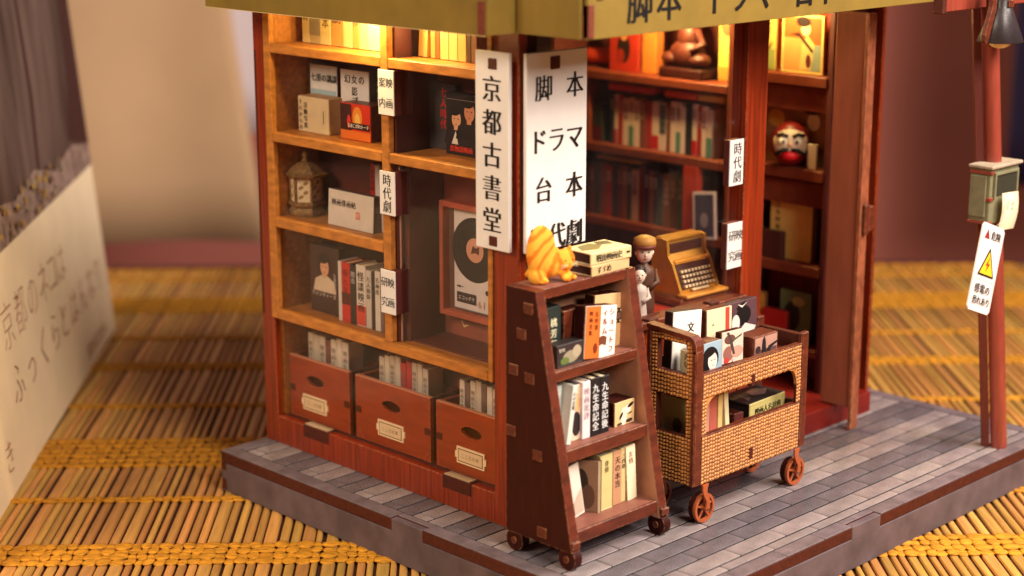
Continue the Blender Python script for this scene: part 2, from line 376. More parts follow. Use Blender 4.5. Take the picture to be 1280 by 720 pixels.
kerb(BX0 + .6, .1, BY1 - .45, BY1); kerb(18.9, BX1 - .55, BY1 - .45, BY1)
# bricks
bm_cache = {}
def brick(x0, x1, y0, y1, mt):
    if x1 - x0 < .12: return
    k = (round(x1 - x0, 2), round(y1 - y0, 2), mt)
    if k not in bm_cache:
        o = MB().box(-k[0] / 2 + .022, k[0] / 2 - .022, -k[1] / 2 + .04, k[1] / 2 - .04, 0, .045, M[mt], .012).build('paving_brick', pv); bm_cache[k] = o
    else:
        o = bm_cache[k].copy(); COL.objects.link(o)
    o.location = Vector(((x0 + x1) / 2, (y0 + y1) / 2, -.045 + random.uniform(-.004, .002))) * S
lines = [-7.14] + [-6.7 + .762 * k for k in range(26)] + [12.66]
for i, (ya, yb) in enumerate(zip(lines, lines[1:])):
    if yb > 12.67: continue
    xl, xr = -1.44, 20.8
    spans = [(xl, xr)] if yb < .6 else [(xl, .12), (19.25, xr)]
    for a, b in spans:
        x = 3.63 - 2.35 * 4 + (1.175 if i % 2 == 0 else 0)
        while x < b:
            brick(round(max(x, a), 2), round(min(x + 2.35, b), 2), ya, yb, 'brickd' if i % 4 in (2, 3) else 'brick'); x += 2.35

# ------------------------------------------------------------------ bamboo mat
mat_o = thing('bamboo_mat', 'golden bamboo slat mat bound with orange cord under the bookshop model', 'mat', (0, 0, 0), (0, 0, rotm - math.pi / 2))
# local: x right, y away from the camera
S0, S1 = -24.0, 43.5
variants = []
MB().box(-34, 34, S0, S1, ZM - .158, ZM - .14, surf('slat_gap_shade', rgb(58, 22, 14), .8, .2, 2)).build('gap_shade_sheet', mat_o)  # added dark sheet, paints deeper shade into the gaps between slats
for k in range(4):
    hw = (.10, .13, .15, .21)[k]; b = MB()
    prof = [(-hw, -.1), (-hw * .97, .0), (-hw * .75, .035), (hw * .05, .046), (hw * .78, .03), (hw * .98, -.01), (hw, -.1)]
    ny = 5; vs = []
    for j in range(ny):
        yj = S0 + (S1 - S0) * j / (ny - 1); wob = random.uniform(-.02, .02)
        vs += [(p + wob, yj, z) for p, z in prof]
    n = len(prof)
    b.add(vs, [(j * n + q, j * n + q + 1, (j + 1) * n + q + 1, (j + 1) * n + q) for j in range(ny - 1) for q in range(n - 1)], M['slat'], True)
    variants.append(b.build('slat_master'))
xpos = []; x = -32.0
while x < 33.0:
    k = random.choices(range(4), (3, 4, 3, 2))[0]; hw = (.10, .13, .15, .21)[k]
    x += hw + random.uniform(.055, .14); xpos.append((x, hw))
    inst(variants[k], 'bamboo_slat', mat_o, (x, random.uniform(-.3, .3), ZM - .05 + random.uniform(-.012, .0)), (0, random.uniform(-.05, .05), random.uniform(-.0012, .0012)))
    x += hw
for v in variants: bpy.data.objects.remove(v)
def band(s, rows, pitch, r):
    b = MB(); n, kk = 8, 5
    for ri in range(rows):
        ys = s + (ri - (rows - 1) / 2) * pitch
        for j, (x, hw) in enumerate(xpos):
            if abs(x) > 30: continue
            up = (j + ri) % 2 == 0
            wd = hw * (1.5 if up else 1.15) + .05
            b.ell((x + random.uniform(-.02, .02), ys + random.uniform(-.03, .03), ZM + (.012 if up else -.015)), wd, r * random.uniform(1.0, 1.3), .05 if up else .04, M['cord'], n, kk, Matrix.Rotation(random.uniform(-.12, .12) + (.25 if ri % 2 else -.25), 3, 'Z'))
    b.build('cord_band', mat_o, 'stuff', recalc=False)
for s, rows, pitch, r in ((-14, 1, .2, .16), (-9.5, 5, .4, .22), (-4.5, 1, .2, .16), (2.0, 4, .46, .26), (7.2, 2, .24, .15), (12.4, 6, .58, .27), (18.4, 2, .24, .15), (24.3, 3, .4, .2), (29.2, 2, .3, .15), (35.5, 6, .55, .26), (41.2, 2, .4, .2), (43.2, 2, .3, .2)):
    band(s, rows, pitch, r)

# ================================================================== bookshop building
shop = thing('bookshop_building', 'red wooden miniature bookshop with olive awning and lit shelves on grey paving', 'building')
H = 17.4
# --- left face (looks to -X)
part('post', shop, 0, .35, 12.28, 13.02, 0, H, M['red'])
part('post_recess', shop, -.012, .2, 12.86, 12.98, 4.9, 14.6, M['edge'], .01)
part('post', shop, 0, .35, -.38, .74, 0, H, M['red'])
part('base_board', shop, .004, .35, .74, 12.28, 0, 1.06, M['red'])
for a, b in ((1.85, 3.25), (9.3, 10.75)):
    t = part('joint_tab', shop, -.02, .36, a, b, .62, 1.1, M['edge']); part('tab_top', t, .0, .34, a + .08, b - .08, 1.1, 1.13, paint(176, 150, 118), .0)
# orange lattice
lat = empty('window_lattice', shop)
def lp(n, y0, y1, z0, z1, x0=-.04, x1=.22): return part(n, lat, x0, x1, y0, y1, z0, z1, M['orange'], .03)
lp('frame_side', 12.0, 12.4, 4.84, H); lp('frame_side', .77, 1.0, 4.84, H)
lp('frame_sill', 1.0, 12.0, 4.84, 5.2)
lp('mullion', 5.68, 6.06, 5.2, H)
lp('rail', 6.06, 12.0, 14.58, 14.91); lp('rail', 1.0, 5.68, 14.58, 14.91)
lp('rail', 6.06, 12.0, 11.41, 11.75); lp('rail', 1.0, 5.68, 11.41, 11.75)
lp('rail', 6.06, 12.0, 8.29, 8.65)
# shelves behind the lattice
XB = 2.15
for z0, z1, a, b in ((14.6, 14.9, 6.06, 12.1), (11.43, 11.74, 6.06, 12.1), (8.31, 8.64, 6.06, 12.1), (4.86, 5.19, .5, 12.1), (14.6, 14.9, .5, 5.5), (11.43, 11.74, .5, 5.5)):
    part('shelf_board', shop, .24, XB, a, b, z0, z1, M['orange'])
part('divider', shop, .24, XB, 5.62, 6.04, 5.2, H, M['mauve'])
part('side_board', shop, .24, XB, 12.1, 12.3, 1.1, H, M['orange'])
part('side_board', shop, .24, XB, .36, .5, 1.1, H, M['mauve'])
part('back_panel', shop, XB, XB + .2, 6.04, 12.3, 4.9, H, M['mauve'])
part('back_panel', shop, XB, XB + .2, .36, 6.04, 1.1, H, M['pink'])
part('back_panel', shop, XB, XB + .2, 6.04, 12.3, 1.1, 4.9, M['mauve'])
part('niche_cheek', shop, .5, XB, 5.34, 5.6, 5.2, 11.42, M['mauve'])
part('niche_strip', shop, .3, .34, 5.52, 5.6, 5.2, 11.42, paint(170, 120, 108), .01)
part('niche_floor', shop, .62, XB, .5, 5.34, 5.19, 5.25, M['mauve'], .01)
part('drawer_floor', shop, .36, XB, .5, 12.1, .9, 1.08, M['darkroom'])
MB().box(.16, .2, .98, 12.02, 5.15, H - .1, M['glass']).build('window_pane', shop)
MB().box(.2, .24, .76, 12.26, 1.08, 4.86, M['glass']).build('window_pane', shop)
# --- right face (looks to -Y)
YF = -.38
part('corner_post', shop, .35, .8, YF, .1, 0, H, M['brown'])
part('wall_panel', shop, .8, 11.4, YF + .02, -.1, 0, 5.72, M['red'])
part('window_sill', shop, .8, 11.4, -.62, .1, 5.72, 5.98, M['trim'])
for a in (3.2, 6.0, 9.3): part('joint_tab', shop, a, a + .5, -.66, -.3, 5.9, 6.06, M['edge'])
part('door_post', shop, 11.3, 12.5, -.42, .25, 0, H, M['red'])
part('lintel', shop, .8, 19.0, YF + .02, .1, 16.5, H, M['brown'])
MB().box(.8, 11.3, -.2, -.16, 5.98, 16.5, M['glass']).build('window_pane', shop)
part('end_wall', shop, 18.85, 19.02, -.95, 13.0, 0, H, M['red'])
part('jamb', shop, 17.6, 18.85, -.35, .1, 0, H, M['brown'])
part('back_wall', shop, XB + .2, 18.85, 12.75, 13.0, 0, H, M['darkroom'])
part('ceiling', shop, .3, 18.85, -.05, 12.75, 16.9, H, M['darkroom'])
part('floor_board', shop, XB + .2, 18.85, -.1, 12.75, .3, .72, M['redfloor'])
part('door_step', shop, 12.4, 18.85, -1.2, -.1, 0, .82, M['redfloor'])
part('counter', shop, XB + .3, 12.6, .1, 4.6, 5.45, 5.72, surf('counter_red', rgb(164, 52, 30), .35, .14, 2, (.4, 2, 1), .2, 22, .5))
part('counter_front', shop, 12.4, 12.6, .25, 4.6, .72, 5.45, M['darkroom'])
dr = empty('door', shop, (16.25, -.62, .05), (0, 0, R(1.5)))
part('door_leaf', dr, 0, .3, -1.3, 0, .82, 15.75, surf('door_leaf_print', rgb(150, 82, 58), .4, .14, 1.4, (2, 2, .3), .15, 20, .45), .03)
part('door_stile', dr, -.08, .40, -1.46, -1.3, 0, 15.75, surf('door_stile_wood', rgb(158, 88, 58), .5, .34, 4, (2, 2, .6), .5, 20, .35, speck=.2, wear=rgb(226, 176, 130)), .02)
MB().box(.02, .3, -1.62, -1.46, 7.6, 8.75, M['trim'], .04).box(.3, .62, -1.6, -1.4, 7.7, 8.65, M['trim'], .04).build('door_handle', dr)
# --- awning
aw = empty('awning', shop)
AZ0 = 16.235
AT = surf('awning_tab', rgb(112, 52, 34), .6, .2, 6, (1, 1, 1), .3, 24, .3)
MB().box(-1.78, -1.6, -.75, 13.3, AZ0, 18.8, M['olive'], .012).build('valance', aw)
MB().box(-1.78, -.56, -.87, -.755, AZ0 + .01, 18.8, M['olive'], .01).build('corner_panel', aw)
MB().box(-.66, -.54, -3.5, -.9, AZ0 + .01, 18.8, M['olive'], .01).build('corner_panel', aw)
MB().box(-.5, 19.6, -3.66, -3.5, AZ0, 18.8, M['olive'], .012).build('valance', aw)
MB().box(-1.6, 0, -.75, 13.3, 18.5, 18.7, M['darkroom']).box(-.5, 19.6, -3.5, -.4, 18.5, 18.7, M['darkroom']).box(0, 19.2, -.4, 13.0, H, H + .2, M['darkroom']).build('awning_deck', aw)
for k, (z0, z1) in enumerate(((AZ0 + .04, AZ0 + 1.0), (AZ0 + 1.12, AZ0 + 2.1))):
    part('joint_tab', aw, -1.83, -1.58, (-.73, -.32)[k], (-.45, -.04)[k], z0, z1, AT, .015)
    part('joint_tab', aw, (-.5, -.12)[k], (-.25, .16)[k], -3.7, -3.48, z0, z1, AT, .015)
MB().box(-1.775, -1.605, -.75, 13.3, AZ0 - .025, AZ0 - .001, paint(206, 176, 120)).build('valance_edge', aw)
b = FY(MB(), 0, -3.66, 0)
for st, xs in (('脚本', (1.78, 3.1)), ('ドラマ', (5.45, 6.55, 7.75)), ('台本', (9.95, 11.15))):
    for ch, x in zip(st, xs): b.text(ch, x, 17.28, 1.2, M['ink'], bold=.03, off=-.004, sy=1.3)
b.build('lettering', aw)
# --- hanging signs
def sign(x0, x1, y0, y1, z0, z1): return MB().box(x0, x1, y0, y1, z0, z1, M['white'], .02).build('sign_board', shop)
s1 = sign(-.3, -.16, -.24, 1.25, 9.34, 15.56); s1['label'] = 'tall white vertical sign with five black characters'
b = FX(MB(), -.3, 1.25, 9.34)
b.text('京都古書堂',   .74, 5.08, .86, M['ink'], True, 1.2, .036, -.006, sx=1.0, sy=1.0); b.build('lettering', s1)
MB().box(-.33, 0, .28, .66, 15.02, 15.36, M['edge'], .02).build('sign_peg', s1); MB().box(-.33, 0, .28, .64, 9.46, 9.78, M['edge'], .02).build('sign_peg', s1)
s2 = sign(-.02, 2.7, -.72, -.58, 9.34, 15.56); s2['label'] = 'wide white sign with four rows of black characters'
b = FY(MB(), -.02, -.72, 9.34)
for st, z, xs in (('脚本', 5.12, (.75, 2.14)), ('ドラマ', 3.48, (.52, 1.32, 2.14)), ('台本', 1.95, (.75, 2.14)), ('時代劇', .42, (.56, 1.36, 2.16))):
    for ch, x in zip(st, xs): b.text(ch, x, z, .84, M['ink'], bold=.034, off=-.008, sy=1.04, sx=.95)
b.build('lettering', s2)
MB().box(1.02, 1.45, -.75, -.38, 15.0, 15.4, M['edge'], .02).build('sign_peg', s2)
# --- category tags
def tagX(y0, y1, z0, z1, cols, size):
    t = MB().box(-.1, .7, y0, y1, z0, z1, M['mauve'], .015).build('tag_box', shop)
    f = MB().box(-.15, -.1, y0, y1, z0, z1, M['white'], .01).build('tag_card', t)
    b = FX(MB(), -.15, y1, z0)
    n = len(cols)
    for c, st in enumerate(cols):
        b.text(st, (y1 - y0) * (.5 if n == 1 else (.27, .73)[c]), (z1 - z0) * (.5 + .5 * (len(st) - 1) / len(st) * .9), size, M['ink'], True, (z1 - z0) * .9 / len(st) / size, .02, -.006)
    b.build('lettering', t); return t
tagX(5.27, 6.05, 13.04, 14.53, ('案内', '映画'), .36)['label'] = 'small white category tag lit by the lamp above'
tagX(5.30, 6.06, 9.67, 11.15, ('時代劇',), .44)
tagX(5.36, 6.09, 6.24, 7.76, ('研究', '映画'), .36)
def tagY(x0, x1, z0, z1, cols, size):
    t = MB().box(x0, x1, -.45, -.2, z0, z1, M['mauve'], .015).build('tag_box', shop)
    MB().box(x0, x1, -.5, -.45, z0, z1, M['white'], .01).build('tag_card', t)
    b = FY(MB(), x0, -.5, z0); n = len(cols)
    for c, st in enumerate(cols):
        b.text(st, (x1 - x0) * (.55 if n == 1 else (.3, .76)[c]), (z1 - z0) * (.5 + .5 * (len(st) - 1) / len(st) * .9), size, M['ink'], True, (z1 - z0) * .9 / len(st) / size, .02, -.006)
    b.build('lettering', t)
tagY(10.35, 11.12, 10.05, 11.68, ('時代劇',), .48); tagY(10.35, 11.18, 7.05, 8.7, ('研究', '映画'), .42)
# --- interior bookcases (look to -X)
bc = empty('bookcase', shop)
for z0, z1 in ((12.3, 12.62), (9.25, 9.6), (6.15, 6.5), (2.8, 3.1)): part('shelf', bc, 16.0, 18.6, 4.15, 12.7, z0, z1, M['case'])
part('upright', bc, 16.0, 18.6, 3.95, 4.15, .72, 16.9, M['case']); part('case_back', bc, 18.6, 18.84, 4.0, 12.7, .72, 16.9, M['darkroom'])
part('upright', bc, 16.2, 18.6, 11.6, 11.8, 9.6, 12.3, M['case'])
MB().box(15.95, 16.3, 5.5, 6.2, 6.5, 9.25, surf('red_panel', rgb(176, 52, 28), .45, .1, 2)).build('red_panel', bc)
bd = empty('bookcase', shop)
for z0, z1 in ((12.75, 13.15), (9.1, 9.55), (5.35, 5.75), (2.1, 2.4)): part('shelf', bd, 17.3, 18.84, .45, 3.95, z0, z1, M['case'])
part('upright', bd, 17.35, 18.84, .2, .45, .72, 16.9, M['mauve'])
for z in (12.3, 8.6): part('shelf_apron', bd, 17.55, 17.75, .45, 3.95, z - .55, z + .4, M['case'])

# ================================================================== books
def cover_book(name, label, loc, rz, w, h, t, front, side, art=None, tilt=0, lean=0, group=None, cat='book', pages=False):
    """a book or kit block standing with its cover to the viewer; loc = bottom centre of the cover"""
    o = thing(name, label, cat, loc, (-R(tilt), R(lean), rz), group)
    if pages:
        MB().box(-w / 2, w / 2, .04, .08, 0, h, side, .01).box(-w / 2, w / 2, t - .04, t, 0, h, side, .01).box(-w / 2, -w / 2 + .04, .08, t - .04, 0, h, side).build('cover', o)
        MB().box(-w / 2 + .04, w / 2 - .04, .08, t - .04, .03, h - .04, M['page']).build('pages', o)
    else:
        MB().box(-w / 2, w / 2, .04, t, 0, h, side, .02).build('block', o)
    MB().box(-w / 2 + .004, w / 2 - .004, 0, .04, .004, h - .004, front, .008).build('front_cover', o)
    if art:
        b = MB().frame((-w / 2, 0, 0), (1, 0, 0), (0, 0, 1), (0, -1, 0)); art(b, w, h); b.build('cover_print', o)
    return o
def spine_book(label, loc, rz, t, h, d, col, txt=None, tcol=None, bands=(), lean=0, group=None, name='book', tsize=None):
    """a book with its spine to the viewer; loc = bottom centre of the spine"""
    o = thing(name, label, 'book', loc, (0, R(lean), rz), group)
    bt = min(.05, t * .22)
    MB().box(-t / 2, t / 2, 0, bt, 0, h, col, .015).box(-t / 2, -t / 2 + bt, bt, d, 0, h, col).box(t / 2 - bt, t / 2, bt, d, 0, h, col).build('cover', o)
    MB().box(-t / 2 + bt, t / 2 - bt, bt, d - .05, .03, h - .05, M['page']).build('pages', o)
    if txt or bands:
        b = MB().frame((-t / 2, 0, 0), (1, 0, 0), (0, 0, 1), (0, -1, 0))
        for c, y0, y1 in bands: b.rect(0.004, y0 * h, t - .004, y1 * h, c)
        if txt:
            sz = tsize or min(t * .72, h * .8 / len(txt))
            b.text(txt, t / 2, h * .9 - sz / 2, sz, tcol or M['ink'], True, 1.02, .02)
        b.build('spine_print', o)
    return o
NX = -math.pi / 2
ORD = ['first', 'second', 'third', 'fourth', 'fifth', 'sixth', 'seventh', 'eighth', 'ninth', 'tenth', 'eleventh', 'twelfth', 'thirteenth', 'fourteenth', 'fifteenth', 'sixteenth', 'seventeenth', 'eighteenth', 'nineteenth', 'twentieth', 'twenty-first', 'twenty-second', 'twenty-third', 'twenty-fourth']
def row(where, start, rz, items, d, group, n0=0):
    """items: (thickness, height, colour name, rgb, text, text rgb, bands)"""
    u = Vector((math.cos(rz), math.sin(rz), 0)); p = Vector(start)
    for i, it in enumerate(items):
        t, h, cn, c = it[:4]; txt = it[4] if len(it) > 4 else None; tc = paint(*it[5]) if len(it) > 5 and it[5] else M['ink']
        bands = it[6] if len(it) > 6 else ()
        q = p + u * (t / 2)
        spine_book('%s book, %s from left %s' % (cn, ORD[i + n0], where), q, rz, t - .015, h, d, paint(*c), txt, tc, [(paint(*k), a, b_) for k, a, b_ in bands], 0, group)
        p += u * t

def bust(b, cx, y, s, skin, hair, cloth):
    b.flat([(cx - .62 * s, y), (cx - .5 * s, y + .42 * s), (cx - .16 * s, y + .58 * s), (cx + .16 * s, y + .58 * s), (cx + .5 * s, y + .42 * s), (cx + .62 * s, y)], cloth)
    b.oval(cx, y + .98 * s, .34 * s, .42 * s, hair); b.rect(cx - .1 * s, y + .5 * s, cx + .1 * s, y + .7 * s, skin)
    b.oval(cx + .02 * s, y + .88 * s, .23 * s, .31 * s, skin); b.oval(cx - .06 * s, y + 1.16 * s, .28 * s, .16 * s, hair)
    for e in (-.08, .12): b.oval(cx + e * s, y + .9 * s, .035 * s, .02 * s, hair, 8)
    b.oval(cx + .02 * s, y + .7 * s, .05 * s, .018 * s, paint(150, 50, 40), 8)
INK = M['ink']
# ---- upper left shelf (lamp lit)
row('on the lamp-lit top shelf of the left bay', (1.0, 11.45, 14.915), NX,
    [(.42, 1.5, 'cream', (226, 206, 150), '映画', (120, 70, 40)), (.62, 1.45, 'grey printed', (196, 176, 132), None, None, [((150, 140, 120), .2, .8)]), (.55, 1.5, 'cream', (230, 212, 150), '日本', (120, 80, 40)), (.7, 1.4, 'tan', (206, 160, 92), '劇', (120, 60, 30)),
     (.45, 1.5, 'pale yellow', (236, 220, 160)), (.4, 1.45, 'tan', (214, 172, 104), '名作', (110, 60, 30)), (.5, 1.5, 'pale yellow', (238, 224, 170)), (.5, 1.48, 'white', (240, 230, 196), '案', (120, 90, 50)), (.55, 1.5, 'white', (242, 232, 200))], 1.0, 'books on the lamp-lit top shelf')
spine_book('lone cream book leaning beside the mullion on top shelf', (.95, 5.06, 14.93), NX, .42, 1.5, .9, paint(226, 196, 130), None, None, (), 4)
row('on the lamp-lit top shelf of the right bay', (.95, 4.66, 14.915), NX,
    [(.24, 1.5, 'tan', (206, 160, 90)), (.22, 1.5, 'brown', (150, 96, 50)), (.42, 1.5, 'pale yellow', (236, 214, 140), '史', (150, 110, 60)), (.42, 1.5, 'pale yellow', (238, 216, 146)), (.4, 1.48, 'cream', (228, 196, 120), '集', (140, 90, 50)), (.22, 1.4, 'dark', (90, 64, 50), '記', (220, 200, 160)), (.28, 1.4, 'brown', (130, 84, 56))], 1.0, 'books on the lamp-lit top shelf')
# ---- second shelf, left bay
def art(b, w, h):
    b.rect(.06, .1, w - .06, h * .62, paint(168, 196, 204)); b.oval(w * .62, h * .38, .3, .36, paint(120, 160, 176)); b.oval(w * .66, h * .3, .12, .2, paint(90, 120, 140))
    b.text('七重の講談', .22, h * .8, .3, INK, pitch=.97, bold=.03)
cover_book('book', 'white book with pale blue cover picture behind the cream box', (1.66, 11.14, 11.75), NX, 1.52, 2.32, .3, paint(226, 226, 222), M['mauve'], art)
def art(b, w, h):
    b.text('幻女の', .38, h * .86, .34, INK, pitch=1.12, bold=.03); b.text('影プロ', w * .5, h * .68, .34, INK, True, 1.0, .03)
cover_book('book', 'white book with large black title behind the red box', (1.5, 9.22, 11.75), NX, 1.54, 2.32, .3, paint(226, 222, 218), M['mauve'], art)
def art(b, w, h):
    b.text('それからの', .14, h * .84, .2, INK, True, 1.15, .03); b.text('活動写真', .42, h * .76, .22, INK, True, 1.1, .03); b.rect(w * .82, h * .3, w * .835, h * .66, INK)
cover_book('book_box', 'cream boxed book with black vertical lettering at the left', (.88, 10.78, 11.75), NX, 1.72, 1.27, .75, paint(216, 196, 156), surf('box_wood', rgb(186, 146, 100), .55, .14, 3), art, cat='box')
def art(b, w, h):
    b.rect(0.01, h * .02, w - .01, h * .26, paint(226, 116, 40)); b.rect(.01, h * .26, w * .38, h * .97, paint(66, 24, 20)); b.oval(w * .58, h * .62, .26, .4, paint(240, 150, 50)); b.oval(w * .58, h * .56, .14, .24, paint(250, 200, 100))
    b.oval(w * .3, h * .5, .1, .24, paint(216, 60, 30)); b.text('あこがれトーチ', .5, h * .4, .17, paint(250, 240, 230), pitch=.95, bold=.03); b.rect(w * .32, h * .31, w * .98, h * .48, paint(46, 18, 16)); b.text('あこがれトーチ', .62, h * .4, .16, paint(250, 240, 230), pitch=.9, bold=.03)
cover_book('book_box', 'small red and orange box with glowing flame picture', (.86, 8.46, 11.75), NX, 1.6, 1.28, .85, paint(216, 56, 32), M['trim'], art, cat='box')
spine_book('thin black book with white title beside the lit tag', (1.55, 7.95, 11.75), NX, .34, 2.3, .5, paint(34, 28, 30), '名優列伝', paint(220, 220, 220))
spine_book('white spotted book half hidden beside the mullion', (1.1, 7.02, 11.75), NX, .3, 1.3, .8, paint(214, 206, 190), '怪談集', INK)
# ---- second shelf, right bay
def art(b, w, h): b.text('七人時代', .78, h * .86, .34, paint(206, 44, 40), True, 1.05, .04)
cover_book('book', 'tall dark grey book with red vertical title', (1.75, 5.02, 11.75), NX, 1.35, 2.25, .3, paint(70, 66, 70), paint(50, 46, 50), art)
def art(b, w, h):
    bust(b, .5, .35, .95, paint(226, 170, 130), paint(30, 22, 22), paint(40, 34, 40)); b.flat([(.3, .36), (.5, .8), (.62, .36)], paint(226, 220, 210)); bust(b, 1.15, .55, 1.05, paint(206, 140, 104), paint(24, 18, 18), paint(28, 24, 28))
    b.rect(.1, h * .9, w - .2, h * .905, paint(180, 160, 150)); b.text('恋物語映画', .35, .22, .22, paint(216, 60, 40), pitch=1.0, bold=.04)
cover_book('book', 'black book with printed couple and red title by the white sign', (1.35, 3.45, 11.75), NX, 1.85, 2.05, .35, paint(34, 28, 30), paint(30, 26, 28), art)
# ---- third shelf: lantern and album
ln = thing('stone_lantern', 'ornate bronze hexagonal lantern with pale carved panels on shelf', 'lantern', (1.1, 11.6, 8.65), (0, 0, R(10)))
MB().lathe([(.6, 0), (.66, .1), (.66, .2), (.56, .3), (.72, .42), (.72, .5), (.5, .55)], M['bronze'], n=6, smooth=False).build('base', ln)
for k in range(6):
    a = k * math.pi / 3
    MB().cyl((.58 * math.cos(a), .58 * math.sin(a), .5), (.58 * math.cos(a), .58 * math.sin(a), 1.42), .055, None, M['bronze'], 6).build('pillar', ln)
    a += math.pi / 6; c = Vector((.47 * math.cos(a), .47 * math.sin(a), 0)); u = Vector((-math.sin(a), math.cos(a), 0))
    b = MB().frame((c.x - u.x * .24, c.y - u.y * .24, .52), u, (0, 0, 1), (math.cos(a), math.sin(a), 0)); b.nofix = False; b.box(0, .48, 0, .88, -.02, .02, M['lampglass'])
    for q in range(4): b.nofix = False; b.layer = .02; b.oval(.15 + .18 * (q % 2), .2 + .17 * q, .11, .07, paint(150, 122, 80), 8, .5)
    b.build('panel', ln)
MB().lathe([(.6, 1.38), (.78, 1.44), (.84, 1.52), (.7, 1.58), (.55, 1.72), (.36, 1.86), (.24, 1.92), (.1, 1.95)], M['bronze'], n=6, smooth=False).build('roof', ln)
MB().lathe([(.1, 1.94), (.16, 2.0), (.07, 2.08), (.13, 2.16), (.12, 2.24), (.02, 2.38)], M['bronze'], n=10).build('finial', ln)
def art(b, w, h):
    b.text('映画俳画帖', .32, h * .66, .26, paint(60, 50, 46), pitch=1.02, bold=.03); b.rect(w * .62, h * .3, w * .71, h * .5, paint(206, 110, 90)); b.text('印', w * .665, h * .4, .18, paint(236, 210, 196))
cover_book('picture_album', 'wide pale grey album with brush title and red seal', (.6, 8.55, 8.65), NX, 2.45, 1.28, .34, paint(214, 206, 194), paint(96, 70, 62), art, 3)
spine_book('red book spine behind the pale grey album', (1.8, 8.72, 8.65), NX, .26, 2.15, .3, paint(170, 40, 36), '世界怪談', paint(60, 14, 14))
spine_book('white book spine behind the pale grey album', (1.8, 8.46, 8.65), NX, .24, 2.12, .3, paint(214, 204, 196))
spine_book('white slim book standing behind the middle tag', (1.0, 7.22, 8.65), NX, .28, 1.9, .7, paint(206, 196, 188))
# ---- fourth shelf
def art(b, w, h):
    bust(b, w * .5, h * .32, 1.05, paint(206, 158, 126), paint(40, 30, 30), paint(206, 190, 168)); b.text('ヴァンティーヌ', .2, h * .28, .19, paint(216, 206, 200), pitch=1.05, bold=.02); b.text('女優物語', w - .22, h * .6, .17, paint(190, 180, 176), True)
cover_book('photo_book', 'dark brown book with printed woman in pale blouse', (.85, 10.35, 5.2), NX, 1.65, 2.5, .35, paint(66, 44, 42), paint(56, 38, 36), art)
row('on the shelf below the lantern', (.6, 9.3, 5.2), NX,
    [(.2, 2.18, 'white', (206, 200, 196)), (.46, 2.18, 'red', (196, 48, 44), '斬れ死ぬ', (120, 14, 14), [((66, 40, 40), .3, .5)]), (.34, 2.15, 'black', (44, 38, 40), '闇市', (180, 180, 176)), (.52, 2.22, 'white and red', (214, 206, 198), '怪談映画', None, [((206, 70, 60), .02, .34)]), (.3, 2.1, 'black and white', (196, 190, 184), '九人姉妹', (30, 26, 26)), (.18, 2.1, 'black', (52, 46, 46)), (.3, 2.15, 'white', (210, 204, 196), '名画座', (40, 34, 34)), (.2, 2.1, 'grey', (110, 94, 88)), (.2, 1.3, 'yellow', (200, 150, 60))], .9, 'books on the shelf below the lantern')
# ---- record picture in the niche
lpf = thing('record_frame', 'red wooden frame holding a record picture in the tall niche', 'picture', (1.62, 3.72, 6.05), (0, 0, NX))
fw_, fh_ = 2.72, 3.98
for x0, x1, z0, z1 in ((-1.36, -1.18, 0, fh_), (1.18, 1.36, 0, fh_), (-1.18, 1.18, 0, .2), (-1.18, 1.18, fh_ - .2, fh_)):
    part('frame_bar', lpf, x0, x1, 0, .5, z0, z1, surf('frame_red', rgb(172, 84, 62), .5, .12, 2))
part('picture_back', lpf, -1.18, 1.18, .3, .5, .2, fh_ - .2, paint(96, 60, 52), 0)
b = MB().frame((-1.18, .3, .2), (1, 0, 0), (0, 0, 1), (0, -1, 0))
b.rect(.28, .06, 2.34, 3.5, paint(214, 206, 206)); b.oval(1.3, 2.2, 1.12, 1.12, paint(30, 24, 26), 40); b.oval(1.3, 2.2, .95, .95, paint(48, 40, 42), 36); b.oval(1.3, 2.2, .9, .9, paint(32, 26, 28), 36)
b.oval(1.3, 2.2, .42, .42, paint(206, 150, 124), 26); b.flat([(1.1, 2.05), (1.2, 2.36), (1.34, 2.28), (1.52, 2.36), (1.5, 2.06), (1.32, 2.12)], paint(90, 52, 46))
b.rect(.42, .82, .62, .88, INK); b.rect(.68, .84, .74, .87, INK); b.oval(1.9, .82, .09, .09, paint(60, 56, 60)); b.rect(.42, .3, 1.36, .66, paint(48, 42, 46)); b.text('エコッチサ', .56, .48, .17, paint(226, 220, 216), pitch=.98); b.text('61', 1.62, .38, .36, paint(206, 160, 130), pitch=.6)
b.rect(.28, .06, 2.34, .1, paint(120, 116, 116)); b.build('record_print', lpf)
b = FX(MB(), XB, 4.55, 5.55); b.flat([(0, .25), (.14, .02), (.42, .16), (.28, .14), (.14, .1), (.06, .24)], paint(226, 200, 140)); b.build('paper_scrap', shop)
